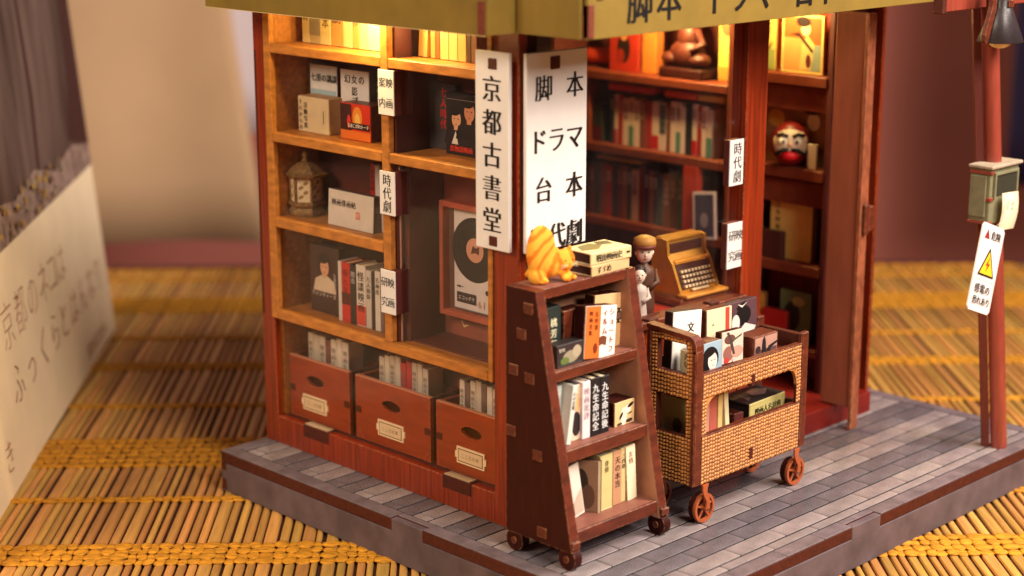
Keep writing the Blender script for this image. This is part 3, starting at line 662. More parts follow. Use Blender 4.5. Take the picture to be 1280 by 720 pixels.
# ---- drawers with booklets
labs = ('left', 'middle', 'right')
for k, (ya, yb, ox, oy) in enumerate(((12.05, 8.62, 1.5, 10.58), (8.27, 4.32, 0, 6.36), (4.02, .62, 0, 2.3))):
    wq = ya - yb
    o = thing('storage_box', '%s orange-red storage box with oval hole and cream label behind lower glass' % {'left': 'leftmost', 'middle': 'middle', 'right': 'rightmost'}[labs[k]], 'box', (.45, (ya + yb) / 2, 1.1), (0, 0, NX), 'orange-red boxes behind the lower glass')
    cx = (ya + yb) / 2 - oy; n = 20
    hole = [(cx + .5 * math.cos(2 * math.pi * i / n), 1.54 + .2 * math.sin(2 * math.pi * i / n)) for i in range(n)]
    outer = []
    for i in range(n):
        a = 2 * math.pi * i / n; c, s_ = math.cos(a), math.sin(a); hw, hh = wq / 2, 1.15
        t_ = min(hw / abs(c) if abs(c) > 1e-6 else 1e9, hh / abs(s_) if abs(s_) > 1e-6 else 1e9); outer.append((c * t_, 1.15 + s_ * t_))
    b = MB().ring(outer, hole, 'y', 0, .14, M['drawer'])
    for sx_, sz_ in ((-1, 0), (1, 0), (1, 2.3), (-1, 2.3)):   # square off the corners of the ring
        cpt = (sx_ * wq / 2, sz_); near = sorted(outer, key=lambda p: (p[0] - cpt[0]) ** 2 + (p[1] - cpt[1]) ** 2)
        ea = min((p for p in outer if abs(p[1] - sz_) < 1e-4), key=lambda p: abs(p[0] - cpt[0]), default=near[0]); eb = min((p for p in outer if abs(p[0] - cpt[0]) < 1e-4), key=lambda p: abs(p[1] - sz_), default=near[1])
        b.prism([ea, cpt, eb], 'y', 0, .14, M['drawer'])
    b.build('front', o)
    MB().box(-wq / 2, -wq / 2 + .14, .14, 1.5, 0, 2.3, M['drawer'], .01).box(wq / 2 - .14, wq / 2, .14, 1.5, 0, 2.3, M['edge'], .01).box(-wq / 2 + .14, wq / 2 - .14, 1.36, 1.5, 0, 2.3, M['edge']).box(-wq / 2 + .14, wq / 2 - .14, .14, 1.36, 0, .1, M['edge']).build('sides', o)  # back and floor coloured dark so the box inside reads as shaded
    part('hole_shade_plate', o, -wq / 2 + .16, wq / 2 - .16, .2, .24, .1, 2.0, M['brown'], 0)  # added dark plate behind the oval hole, paints the shade inside the box
    for sx_ in (-1, 1): part('corner_joint', o, sx_ * wq / 2 - (.3 if sx_ > 0 else -.02), sx_ * wq / 2 - (.02 if sx_ > 0 else -.3), -.02, .1, .95, 1.2, M['edge'], .01)
    part('top_rim', o, -wq / 2, wq / 2, -.01, .15, 2.3, 2.33, paint(206, 140, 110), 0)
    lb = MB(); pl = [(-.7, .02), (-.7, .2), (-.78, .2), (-.78, .42), (-.7, .42), (-.7, .6), (.7, .6), (.7, .42), (.78, .42), (.78, .2), (.7, .2), (.7, .02)]
    lb = lb.prism([(cx + p * .96, .36 + q) for p, q in pl], 'y', -.05, 0, M['cream']).build('label_plate', o)
    b = MB().frame((cx, -.05, .36), (1, 0, 0), (0, 0, 1), (0, -1, 0))
    b.rect(-.6, .08, .6, .54, paint(96, 62, 44)); b.rect(-.57, .11, .57, .51, paint(228, 206, 170)); b.text('こころの本', -.36, .31, .17, paint(96, 70, 56), pitch=1.02); b.build('label_print', lb)
    yb0 = (11.55, 7.55, 3.4)[k]; cnt = (7, 9, 7)[k]
    its = []
    for q in range(cnt):
        c, nm = random.choice((((206, 196, 180), 'cream'), ((196, 186, 172), 'pale grey'), ((214, 204, 190), 'white'))) if not (k == 0 and q in (3,)) and not (k == 1 and q in (4, 5)) else (((120, 80, 74), 'brown') if k == 0 else ((176, 58, 62), 'crimson'))
        if k == 2 and q % 3 == 1: c, nm = (110, 90, 84), 'dark grey'
        its.append(((.33, .29, .27)[k] + random.uniform(-.03, .03), 3.0 + random.uniform(-.08, .1), nm, c, '映画年鑑集' if q % 2 == 0 else None, (120, 104, 96)))
    row('in the %s storage box' % {'left': 'leftmost', 'middle': 'middle', 'right': 'rightmost'}[labs[k]], (.95, yb0, 1.22), NX, its, .7, 'booklets in the storage boxes')

# ================================================================== trolley rack
tr = thing('book_trolley', 'dark brown tapered wooden book rack on four small wheels at shop corner', 'book rack')
fy = lambda z: -2.27 - (8.62 - z) * (3.74 - 2.27) / (8.62 - 1.21)         # front edge of the side panels
for x0, x1, a, bm_ in ((-1.2, -.82, M['brown'], M['tan']), (2.97, 3.35, M['tan'], M['brown'])):
    pts = [(-1.02, .62), (-1.02, 8.62), (fy(8.62), 8.62), (fy(.62), .62)]
    mb = MB().prism(pts, 'x', x0, x0 + .012 if x0 < 0 else x0 + .02, M['edge'], a if x0 < 0 else M['tan'])
    mb.prism(pts, 'x', x0 + .02, x1, M['trim'], M['tan'] if x0 < 0 else M['brown']); mb.build('side_panel', tr)
for z0, z1 in ((8.3, 8.64), (5.76, 6.1), (3.26, 3.68), (.78, 1.2)):
    yf = fy((z0 + z1) / 2) + .06
    MB().box(-.82, 2.97, yf + .1, -1.05, z0 + .04, z1 - .003, surf('shelf_top_mauve', rgb(136, 84, 68), .5, .14, 2), .0).build('shelf', tr)
    part('shelf_lip', tr, -.82, 2.97, yf, yf + .1, z0, z1, M['trim'], .02)
part('back_panel', tr, -.82, 2.97, -1.05, -.95, .78, 8.5, M['tan'], 0)
for yq, zq in ((-2.0, 8.05), (-1.35, 6.0), (-2.05, 5.85), (-1.25, 4.0), (-2.4, 3.45), (-2.6, .98), (-1.7, 7.2)):
    part('joint_tab', tr, -1.235, -1.19, yq - .2, yq + .2, zq - .17, zq + .17, surf('trolley_tab', rgb(84, 32, 18), .5, .2, 4, wear=rgb(190, 136, 92)), .015)
def trolley_wheel(x, y):
    e = empty('wheel', tr, (x, y, 0))
    MB().cyl((-.16, 0, .36), (.16, 0, .36), .36, None, M['brown'], 20).build('tyre', e)
    MB().cyl((-.2, 0, .36), (.2, 0, .36), .12, None, M['trim'], 12).build('hub', e)
    MB().box(-.17, .17, -.2, .24, .66, .98, M['brown'], .04).box(-.17, .17, -.28, -.2, .72, .95, M['trim'], .02).build('bracket', e)
for x, y_ in ((-1.0, -1.35), (-1.0, -3.62), (3.16, -3.66), (3.16, -1.35)): trolley_wheel(x, y_)
# ---- books of the trolley
def art(b, w, h): b.text('桃芳伝', w * .5, h * .72, .3, paint(214, 206, 170), True, 1.15, .03)
cover_book('book', 'slim dark green book with three pale characters on trolley', (-.05, -1.95, 6.1), 0, .66, 1.78, .6, paint(34, 44, 40), paint(24, 30, 30), art)
def art(b, w, h):
    b.oval(.62, .3, .36, .2, paint(150, 140, 116)); b.oval(.88, .42, .2, .2, paint(170, 156, 130)); b.oval(.34, .2, .2, .12, paint(96, 116, 60)); b.text('動物', .14, .56, .13, paint(206, 196, 180)); b.rect(.02, .02, w - .02, .1, paint(70, 60, 56))
cover_book('picture_box', 'low dark box with grey animal picture on trolley top shelf', (.12, -2.55, 6.1), 0, 1.28, .72, .5, paint(52, 42, 42), paint(40, 30, 28), art, cat='box')
def art(b, w, h):
    b.rect(.01, .01, w * .48, h - .01, paint(216, 108, 40)); b.text('ショートフ', w * .84, h * .87, .24, paint(120, 40, 40), True, 1.22, .04); b.text('ィルム', w * .62, h * .87, .24, paint(150, 50, 44), True, 1.22, .04)
    b.text('映画全集', w * .16, h * .86, .17, paint(96, 40, 20), True, 1.2, .03); b.text('名作選', w * .34, h * .84, .17, paint(120, 46, 20), True, 1.2, .03); b.flat([(w * .46, h * .4), (w * .56, h * .43), (w * .7, h * .4), (w * .68, h * .24), (w * .58, h * .27), (w * .46, h * .24)], paint(110, 60, 40)); b.oval(w * .34, h * .2, .09, .16, paint(120, 44, 20))
cover_book('book', 'orange and white book with red vertical title on trolley', (1.32, -2.62, 6.1), 0, 1.44, 1.66, .5, paint(236, 226, 214), M['brown'], art, 4, 8)
def art(b, w, h):
    b.rect(0, h * .44, w, h * .72, paint(66, 48, 40)); 
    for k in range(5): b.rect(.08 + k * .28, h * .46, .26 + k * .28, h * .50, paint(206, 170, 120)); b.rect(.08 + k * .28, h * .66, .26 + k * .28, h * .70, paint(206, 170, 120))
    b.rect(.1, h * .52, w - .1, h * .64, paint(120, 92, 72))
cover_book('book', 'cream book with film strip print leaning behind orange book', (2.28, -2.02, 6.1), 0, 1.34, 1.78, .45, paint(222, 180, 128), M['brown'], art, 0, 5)
cover_book('wood_block', 'plain brown block standing behind the orange and white book', (.85, -1.95, 6.1), 0, .9, 1.55, .5, M['trim'], M['brown'], None, cat='block')
# second shelf
spine_book('pale blue-grey book at the left of the trolley middle shelf', (-.5, -2.5, 3.68), 0, .34, 1.86, 1.0, paint(178, 188, 182), None, None, (), 3)
spine_book('thin white book with small black title leaning right on trolley', (-.3, -2.86, 3.68), 0, .2, 1.88, 1.0, paint(214, 216, 206), '心の言葉', INK, (), 9)
def art(b, w, h): b.oval(w * .5, h * .3, .2, .4, paint(40, 30, 36)); b.oval(w * .55, h * .68, .12, .3, paint(216, 170, 120))
cover_book('book', 'narrow cream book with dark figure between white books on trolley', (.2, -2.7, 3.68), 0, .42, 1.8, .8, paint(226, 200, 170), paint(60, 44, 44), art)
spine_book('white pinkish book with fine print before the black pair', (.54, -2.82, 3.68), 0, .36, 1.86, 1.2, paint(232, 216, 216), '映画批評', paint(150, 130, 136), ())
spine_book('left of two black books with white titles on trolley', (.94, -2.84, 3.68), 0, .42, 1.9, 1.3, paint(26, 22, 24), '九生命記全', paint(226, 226, 226), (), 0, 'pair of black books')
spine_book('right of two black books with white titles on trolley', (1.37, -2.84, 3.68), 0, .42, 1.88, 1.3, paint(26, 22, 24), '九生命記後', paint(226, 226, 226), (), 0, 'pair of black books')
def art(b, w, h):
    b.oval(.42, .3, .14, .3, paint(236, 226, 200)); b.oval(.6, .5, .16, .12, paint(236, 226, 206)); b.oval(.74, .62, .16, .06, INK, 10, .4); b.oval(.3, .34, .05, .14, INK, 8, -.6); b.oval(.72, .36, .1, .025, INK, 8, .2); b.oval(.68, .12, .16, .06, paint(60, 40, 36)); b.oval(.22, .08, .12, .04, paint(60, 40, 36))
cover_book('picture_cube', 'small cream cube with simple face print on trolley shelf', (2.42, -2.75, 3.68), 0, .94, .8, .8, paint(224, 190, 136), M['brown'], art, cat='box')
pc = thing('dried_flower_vase', 'little dark vase with yellow brush stems behind the cube', 'vase', (1.98, -2.1, 3.68))
MB().lathe([(.14, 0), (.2, .1), (.22, .4), (.12, .6), (.15, .7)], paint(70, 40, 34), n=12).build('vase', pc)
b = MB()
for k in range(9): b.cyl((.0, 0, .6), (random.uniform(-.22, .22), random.uniform(-.14, .14), random.uniform(1.3, 1.75)), .03, .06, paint(206, 170, 70) if k % 2 else paint(150, 110, 50), 5)
b.build('stems', pc)
b = MB()
for k in range(7): b.ell((random.uniform(-.24, .2), random.uniform(-.25, -.1), random.uniform(.6, .95)), .09, .07, .09, (paint(206, 110, 60), paint(190, 160, 120), paint(96, 60, 44))[k % 3], 8, 5)
b.build('blossoms', pc)
# bottom shelf
def art(b, w, h): b.flat([(.05, .1), (.1, .9), (.25, 1.0), (.3, .5), (.42, .12)], paint(50, 46, 40)); b.text('鳥', .2, 1.3, .3, INK, bold=.03); b.flat([(.4, .5), (.8, .9), (.8, .1), (.4, .1)], paint(196, 176, 156))
cover_book('book', 'white book with black brush picture leaning on trolley bottom', (.02, -2.9, 1.2), 0, .85, 1.8, .3, paint(226, 214, 200), paint(120, 90, 70), art, 0, -11)
def art(b, w, h): b.oval(.3, h * .55, .26, .5, paint(50, 36, 30)); b.oval(.55, h * .3, .22, .4, paint(96, 66, 48)); b.rect(w - .08, 0, w, h, paint(230, 214, 170))
cover_book('book', 'brown painted book angled beside the thick cream volume', (.62, -2.75, 1.2), R(-58), .95, 1.72, .2, paint(140, 106, 82), paint(90, 60, 48), art)
spine_book('thick olive cream volume on the trolley bottom shelf', (1.26, -3.05, 1.2), 0, .58, 1.82, 1.3, paint(206, 190, 128), '俳優', paint(120, 100, 60), ((paint(226, 212, 160), .0, .02),), tsize=.2)
spine_book('rose-tan volume with bold dark title on trolley bottom shelf', (1.8, -3.03, 1.2), 0, .42, 1.82, 1.3, paint(190, 140, 104), '天の本当', paint(60, 36, 30), (), tsize=.26)
spine_book('narrow olive volume with fine title on trolley bottom shelf', (2.12, -3.0, 1.2), 0, .24, 1.84, 1.3, paint(200, 184, 126), '三四郎', paint(90, 70, 46), ())
spine_book('cream and tan book leaning at right end of trolley bottom', (2.52, -3.04, 1.2), 0, .44, 1.86, 1.3, paint(222, 190, 150), '友情', paint(120, 60, 44), ((paint(236, 222, 186), 0, 1),), -4, tsize=.22)
# ---- stack of two thick books on top
for k, (z, lab, c, off, tt) in enumerate(((8.64, 'thick tan book lying under another on the trolley top', (206, 172, 122), 0, 'すゞめ'), (8.99, 'thick cream book with dark cover print lying uppermost beside cat', (214, 192, 140), .06, '戦後映画史'))):
    o = thing('thick_book', lab, 'book', (2.22 + off, -1.62, z), (0, 0, R(2 - 4 * k)), 'stacked thick books')
    hh = .34 if k == 0 else .38
    MB().box(-.92, .92, -.62, -.56, 0, hh, paint(*c), .02).box(-.92, .92, -.56, .6, 0, .04, paint(*c), .01).box(-.92, .92, -.56, .6, hh - .04, hh, paint(*c), .01).build('cover', o)
    MB().box(-.86, .86, -.55, .56, .04, hh - .04, surf('dark_page_edges', rgb(64, 30, 24), .6, .2, 5, (.5, .5, 6), .3, 20)).build('pages', o)
    b = MB().frame((-.92, -.62, 0), (1, 0, 0), (0, 0, 1), (0, -1, 0)); b.text(tt, .35, hh / 2, .26, INK, pitch=.9, bold=.03)
    if k: b.rect(1.6, hh * .45, 1.76, hh * .62, INK)
    b.build('spine_print', o)
    if k:
        b = MB().frame((-.92, -.62, hh), (1, 0, 0), (0, 1, 0), (0, 0, 1)); b.flat([(.1, .5), (.7, .35), (1.2, .7), (1.0, 1.1), (.4, 1.0)], paint(116, 104, 56)); b.flat([(1.1, .8), (1.6, .6), (1.75, 1.0), (1.3, 1.15)], paint(90, 76, 46)); b.build('cover_print', o)

# ---- cat: one continuous body, striped
def cat_material():
    m, nt, b = nodes('orange_tabby_fur'); N, L = nt.nodes.new, nt.links.new
    tc = N('ShaderNodeTexCoord'); wv = N('ShaderNodeTexWave'); wv.wave_type = 'RINGS'; wv.rings_direction = 'SPHERICAL'
    mp = N('ShaderNodeMapping'); mp.inputs['Location'].default_value = (-.1, 0, -.5); mp.inputs['Scale'].default_value = (100, 100, 100)
    L(tc.outputs['Object'], mp.inputs[0]); L(mp.outputs[0], wv.inputs['Vector'])
    wv.inputs['Scale'].default_value = 1.05; wv.inputs['Distortion'].default_value = 1.6; wv.inputs['Detail'].default_value = 2; wv.inputs['Detail Scale'].default_value = 2
    cr = N('ShaderNodeValToRGB'); cr.color_ramp.elements[0].color = rgb(246, 172, 60); cr.color_ramp.elements[0].position = .55; cr.color_ramp.elements[1].color = rgb(226, 124, 32); cr.color_ramp.elements[1].position = .9
    L(wv.outputs['Fac'], cr.inputs[0]); L(cr.outputs[0], b.inputs['Base Color']); b.inputs['Roughness'].default_value = .85; b.inputs['Specular IOR Level'].default_value = .15
    nz = N('ShaderNodeTexNoise'); nz.inputs['Scale'].default_value = 4000; bp = N('ShaderNodeBump'); bp.inputs['Strength'].default_value = .6; bp.inputs['Distance'].default_value = .0003
    L(nz.outputs['Fac'], bp.inputs['Height']); L(bp.outputs[0], b.inputs['Normal']); return m
ct = thing('cat', 'orange tabby cat crouched with raised back on the trolley top', 'cat', (.02, -1.78, 8.64), (0, 0, R(-4))); ct.scale = (1, .7, .97)
fur = cat_material(); b = MB(); RY = lambda a: Matrix.Rotation(R(a), 3, 'Y')
b.ell((-.36, .12, .98), .56, .42, .90, fur, 20, 14, RY(-4)); b.ell((-.34, .14, 1.34), .46, .38, .48, fur, 18, 12); b.ell((-.1, .02, .62), .56, .38, .46, fur, 18, 12, RY(20))
b.ell((.40, -.16, .66), .43, .34, .38, fur, 18, 12); b.ell((.42, -.40, .56), .2, .14, .15, fur, 14, 9)
for q in (-.02, .6): b.ell((.14 + q * .84, -.14, 1.0), .10, .07, .13, fur, 10, 8, RY(-10 + 30 * q))
b.cyl((.1, -.1, .5), (.34, -.4, .1), .15, .11, fur, 12); b.ell((.36, -.45, .1), .15, .2, .1, fur, 12, 8); b.cyl((.32, -.05, .46), (.62, -.28, .1), .15, .11, fur, 12); b.ell((.66, -.34, .1), .14, .2, .1, fur, 12, 8)
b.ell((-.55, .1, .3), .3, .34, .32, fur, 14, 9); b.ell((-.42, -.12, .1), .2, .24, .1, fur, 12, 8); b.ell((-.3, .3, .2), .24, .2, .2, fur, 12, 8)
b.tube([(-.6, .4, .5), (-.72, .5, .3), (-.5, .5, .14), (-.2, .46, .12)], .1, fur, 8)
body = b.build('body', ct)
md = body.modifiers.new('r', 'REMESH'); md.mode = 'VOXEL'; md.voxel_size = .035 * S
sm_ = body.modifiers.new('s', 'SMOOTH'); sm_.factor = .6; sm_.iterations = 7
dg = bpy.context.evaluated_depsgraph_get(); me = bpy.data.meshes.new_from_object(body.evaluated_get(dg)); body.modifiers.clear()
body.data = me; me.materials.clear(); me.materials.append(fur); me.polygons.foreach_set('use_smooth', [True] * len(me.polygons))
for sx_ in (-1, 1): MB().ell((.42 + sx_ * .15, -.475, .70), .05, .02, .018, paint(90, 40, 16), 10, 6, Matrix.Rotation(sx_ * .35, 3, 'Y')).build('eye', ct)
MB().ell((.42, -.54, .59), .035, .02, .025, paint(176, 84, 60), 10, 6).build('nose', ct)
b = MB()
for sx_ in (-1, 1):
    for k in (-1, 0, 1): b.tube([(.42 + sx_ * .08, -.53, .55 + k * .02), (.42 + sx_ * .36, -.5, .53 + k * .06)], .006, paint(250, 226, 170), 4)
b.build('whiskers', ct)

# ================================================================== rattan cart
ca = thing('rattan_cart', 'woven rattan book cart with brown posts and spoked wheels beside trolley', 'cart')
X0, X1, Y0, Y1 = 4.3, 10.4, -4.12, -2.0
def weave(b, o, u, v, w, h, inside=None, cw=.135, chh=.125):
    """small bulged strands, column by column"""
    b.frame(o, u, v); n = max(1, round(w / cw)); m_ = max(1, round(h / chh)); cw, chh = w / n, h / m_
    for i in range(n):
        for j in range(-1, m_ + 1):
            y0 = (j + (.15 if i % 2 else 0)) * chh; y1 = y0 + chh
            y0, y1 = max(0, y0), min(h, y1)
            if y1 - y0 < chh * .3: continue
            x0, x1 = i * cw + .008, (i + 1) * cw - .008; y0 += .012; y1 -= .012
            if inside and not inside((x0 + x1) / 2, (y0 + y1) / 2): continue
            xm = (x0 + x1) / 2; sk = (y1 - y0) * .14
            b.add([(x0, y0 - sk, .002), (x1, y0 + sk, .002), (x1, y1 + sk, .002), (x0, y1 - sk, .002), (xm - .025, y0 + .03, .035), (xm + .025, y0 + .04, .035), (xm + .025, y1 - .03, .035), (xm - .025, y1 - .04, .035)],
                  [(0, 1, 5, 4), (1, 2, 6, 5), (2, 3, 7, 6), (3, 0, 4, 7), (4, 5, 6, 7)], M['wicker'])
    return b
# posts / side frames
def rr(p, q, r_, z0, z1):   # rounded outline of a side frame in (y, z)
    return [(p, z0), (q, z0), (q, z1 - r_)] + [(q + (p - q) / abs(p - q) * r_ * (1 - math.cos(t)), z1 - r_ + r_ * math.sin(t)) for t in (.4, .8, 1.2, 1.57)] + [(p - (p - q) / abs(p - q) * .0, z1)]
part('post', ca, X0, X0 + .38, Y0 - .0, Y0 + .2, 1.37, 6.0, M['trim'], .04)
MB().prism([(Y0, 5.9), (Y0 + .02, 6.15), (Y0 + .1, 6.32), (Y0 + .26, 6.44), (Y1, 6.56), (Y1, 6.4), (Y0 + .34, 6.28), (Y0 + .22, 6.16), (Y0 + .18, 5.9)], 'x', X0, X0 + .38, M['trim']).build('handle_rail', ca)
part('post', ca, X0, X0 + .38, Y1 - .2, Y1, 1.37, 6.4, M['trim'], .03)
part('post', ca, X1 - .38, X1, Y0, Y0 + .2, 1.37, 5.5, M['trim'], .04); part('post', ca, X1 - .38, X1, Y1 - .2, Y1, 1.37, 5.7, M['trim'], .03)
# panels
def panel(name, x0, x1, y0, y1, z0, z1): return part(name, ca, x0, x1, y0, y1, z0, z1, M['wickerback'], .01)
for z0, z1 in ((4.3, 5.1), (1.37, 3.0)):
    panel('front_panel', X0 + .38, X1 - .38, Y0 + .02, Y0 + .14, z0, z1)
    weave(MB(), (X0 + .4, Y0 + .02, z0), (1, 0, 0), (0, 0, 1), X1 - X0 - .8, z1 - z0).build('front_weave', ca, 'stuff')
    part('front_rim', ca, X0 + .38, X1 - .38, Y0 + .0, Y0 + .22, z1, z1 + .05, M['trim'], .01)
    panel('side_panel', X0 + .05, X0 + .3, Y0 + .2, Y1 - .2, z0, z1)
    weave(MB(), (X0 + .05, Y1 - .2, z0), (0, -1, 0), (0, 0, 1), Y1 - Y0 - .4, z1 - z0).build('side_weave', ca, 'stuff')
    panel('side_panel', X1 - .3, X1 - .05, Y0 + .2, Y1 - .2, z0, z1 + .3 if z0 > 4 else z1)
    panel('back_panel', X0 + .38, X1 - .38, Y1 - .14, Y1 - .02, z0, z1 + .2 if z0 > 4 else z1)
    part('tray', ca, X0 + .3, X1 - .3, Y0 + .14, Y1 - .14, z0 + .45 if z0 > 4 else z0 + 1.1, z0 + .55 if z0 > 4 else z0 + 1.2, M['trim'], .01)
weave(MB(), (X1 - .3, Y0 + .2, 4.9), (0, 1, 0), (0, 0, 1), 1.7, .5).build('side_weave', ca, 'stuff')
# weave columns beside the posts and the handle opening on the left side
for ya, yb, z0, z1 in ((Y0 + .2, Y0 + .44, 5.1, 6.24), (Y1 - .44, Y1 - .2, 5.1, 6.34), (Y0 + .2, Y0 + .42, 3.0, 4.3), (Y1 - .42, Y1 - .2, 3.0, 4.3)):
    panel('side_strip', X0 + .05, X0 + .3, ya, yb, z0, z1)
    weave(MB(), (X0 + .05, yb, z0), (0, -1, 0), (0, 0, 1), yb - ya, z1 - z0).build('side_weave', ca, 'stuff')
for z0 in (6.14,):
    panel('side_strip', X0 + .05, X0 + .3, Y0 + .44, Y1 - .44, 6.12, 6.36); weave(MB(), (X0 + .05, Y1 - .44, 6.12), (0, -1, 0), (0, 0, 1), 1.2, .24).build('side_weave', ca, 'stuff')
for xa, xb in ((X0 + .38, X0 + .6), (X1 - .6, X1 - .38)):
    panel('front_strip', xa, xb, Y0 + .03, Y0 + .13, 3.05, 4.3); weave(MB(), (xa, Y0 + .03, 3.05), (1, 0, 0), (0, 0, 1), xb - xa, 1.25).build('front_weave', ca, 'stuff')
for sgn, xc in ((1, X0 + .6), (-1, X1 - .6)):   # curved corner braces under the upper tray
    MB().prism([(xc, 4.3), (xc + sgn * .42, 4.3), (xc + sgn * .24, 4.24), (xc + sgn * .1, 4.1), (xc + sgn * .02, 3.86), (xc, 3.7)], 'y', Y0 + .02, Y0 + .14, M['wicker']).build('corner_brace', ca)
for zz in (4.42, 1.85): part('joint_tab', ca, 7.2, 7.42, Y0 - .03, Y0 + .2, zz - .22, zz + .22, M['edge'], .03)
def cart_wheel(x, y):
    e = empty('wheel', ca, (x, y, 0)); n = 24
    o_ = [(.5 * math.cos(2 * math.pi * i / n), .52 + .5 * math.sin(2 * math.pi * i / n)) for i in range(n)]; i_ = [(.40 * math.cos(2 * math.pi * i / n), .52 + .40 * math.sin(2 * math.pi * i / n)) for i in range(n)]
    MB().ring(o_, i_, 'y', -.06, .05, M['cartwheel']).build('rim', e)
    for k in range(5):
        a = R(90 + 72 * k); b = MB(); b.cyl((.06 * math.cos(a), 0, .52 + .06 * math.sin(a)), (  .42 * math.cos(a), 0, .52 + .42 * math.sin(a)), .045, None, M['cartwheel'], 6); b.build('spoke', e)
    MB().cyl((0, -.12, .52), (0, .12, .52), .1, None, M['cartwheel'], 12).build('hub', e)
    MB().prism([(.02, 1.40), (-.28, 1.40), (-.28, 1.2), (-.2, 1.0), (-.06, .78), (-.1, .52), (.1, .52), (.1, .8), (.04, .96), (-.06, 1.14), (-.04, 1.28)], 'y', -.19, -.13, M['cartwheel']).build('fork', e)
    MB().cyl((0, .1, .52), (0, .3, .52), .45, None, M['brown'], 20).build('inner_disc', e)
for x, y_ in ((4.95, -4.05), (9.95, -4.05), (4.95, -2.2), (9.95, -2.2)): cart_wheel(x, y_)
# ---- cart contents, upper tray (z 4.42)
ZT = 4.87
def art(b, w, h): b.text('文玉', w * .62, h * .72, .36, INK, True, 1.15, .04)
cover_book('book', 'white book with two black characters in the cart', (5.42, -2.75, ZT), R(-4), 1.36, 1.98, .4, paint(232, 226, 214), paint(52, 36, 36), art, 3, 5)
def art(b, w, h):
    b.oval(.5, .5, .44, .42, INK, 20, .3); b.oval(.62, .42, .24, .3, paint(232, 216, 200)); b.oval(.46, .7, .36, .12, INK, 14, .25); b.flat([(.3, .02), (.5, .2), (.9, .14), (1.0, .02)], paint(216, 190, 180)); b.rect(.1, .08, .2, .4, INK)
    for e in (.56, .72): b.oval(e, .46, .05, .012, INK, 8)
    b.oval(.64, .28, .03, .015, paint(190, 50, 40), 8)
cover_book('picture_book', 'pale blue book with black-haired woman print at cart front', (5.7, -3.62, ZT), 0, 1.12, 1.06, .6, paint(150, 176, 190), M['trim'], art, 2)
def art(b, w, h):
    b.rect(w * .74, h * .04, w * .9, h - .02, paint(206, 66, 50)); b.rect(.02, h * .36, w * .74, h * .39, paint(120, 90, 70)); b.oval(.35, h * .7, .05, .03, paint(120, 110, 80), 8)
cover_book('book', 'cream book with red stripe standing in middle of cart', (7.2, -2.75, ZT), R(4), 1.46, 1.75, .45, paint(228, 208, 168), M['trim'], art, 4, 4)
def art(b, w, h):
    b.oval(w * .3, h * .3, .3, .26, paint(150, 96, 84)); b.oval(w * .7, h * .32, .34, .2, paint(206, 150, 130)); b.oval(w * .35, h * .75, .3, .16, paint(106, 66, 60)); b.flat([(w * .5, h * .25), (w * .34, h * .7), (w * .2, h * .98), (w * .3, h * .98), (w * .46, h * .68), (w * .6, h * .26)], paint(70, 64, 50)); b.flat([(w * .5, h * .66), (w * .9, h * .8), (w * .9, h * .86), (w * .48, h * .72)], paint(86, 90, 66)); b.oval(w * .2, h * .1, .14, .1, paint(196, 60, 56)); b.oval(w * .55, h * .08, .1, .08, paint(226, 190, 176))
cover_book('picture_book', 'pink-brown book with crooked tree print in the cart', (7.25, -3.28, ZT), R(2), 1.2, 1.08, .3, paint(222, 196, 176), M['brown'], art, 3, 3)
def art(b, w, h):
    b.oval(w * .55, h * .68, .42, .34, INK, 20, .2); b.oval(w * .5, h * .9, .3, .1, INK, 14, .3); b.flat([(w * .36, h * .95), (w * .52, h * .9), (w * .7, h * .97), (w * .5, h * .86)], paint(226, 216, 206)); b.oval(w * .3, h * .56, .22, .3, paint(226, 206, 196)); b.flat([(w * .3, 0), (w * .35, h * .35), (w * .6, h * .52), (w * .95, h * .4), (w * .6, 0)], paint(222, 206, 196))
cover_book('picture_book', 'tall plum book with upswept hair woman print at cart back', (8.85, -2.42, ZT), 0, 1.72, 1.66, .3, paint(86, 56, 62), paint(60, 36, 36), art, 2)
def art(b, w, h):
    b.rect(.04, .04, w - .04, h - .04, paint(186, 140, 122)); b.rect(.06, .05, w - .06, h * .32, paint(96, 66, 62)); b.flat([(.4, .1), (.44, .55), (.55, .68), (.62, .5), (.66, .1)], paint(40, 30, 30)); b.flat([(.62, .1), (.8, .3), (1.3, .42), (1.3, .34), (.9, .2), (.9, .1)], paint(40, 32, 34)); b.oval(.2, .26, .14, .12, paint(60, 42, 42))
cover_book('picture_box', 'low brown box with old street photo in the cart', (8.78, -3.5, ZT), 0, 1.3, .7, .75, paint(120, 70, 56), M['trim'], art, cat='box')
# lower tray (z 2.37)
ZL = 2.58
for k, (x, t, h, c, cn, ln_) in enumerate(((5.05, .3, 1.3, (206, 150, 120), 'pink', 0), (5.42, .4, 1.4, (190, 96, 80), 'rose red', 2), (5.78, .24, 1.35, (226, 190, 120), 'cream', 0), (6.2, .22, 1.4, (238, 220, 170), 'pale cream', 6))):
    spine_book('%s book standing in the lower cart tray, %s from left' % (cn, ORD[k]), (x + .75, -3.4, ZL), 0, t, h, 1.0, paint(*c), None, None, (), -ln_, 'books in the lower cart tray')
o = thing('thick_book', 'thick black book with olive spine lying in lower cart tray', 'book', (9.05, -2.85, ZL), (0, 0, R(2)))
MB().box(-1.05, 1.05, -.6, -.54, 0, .66, paint(196, 180, 110), .03).box(-1.05, 1.05, -.54, .7, 0, .05, paint(60, 52, 44)).box(-1.05, 1.05, -.54, .7, .6, .66, paint(46, 38, 36), .01).build('cover', o)
MB().box(-1.02, 1.0, -.54, .66, .05, .6, surf('black_page_edges', rgb(40, 30, 28), .6, .2, 5, (.5, .5, 6), .3, 20)).build('pages', o)
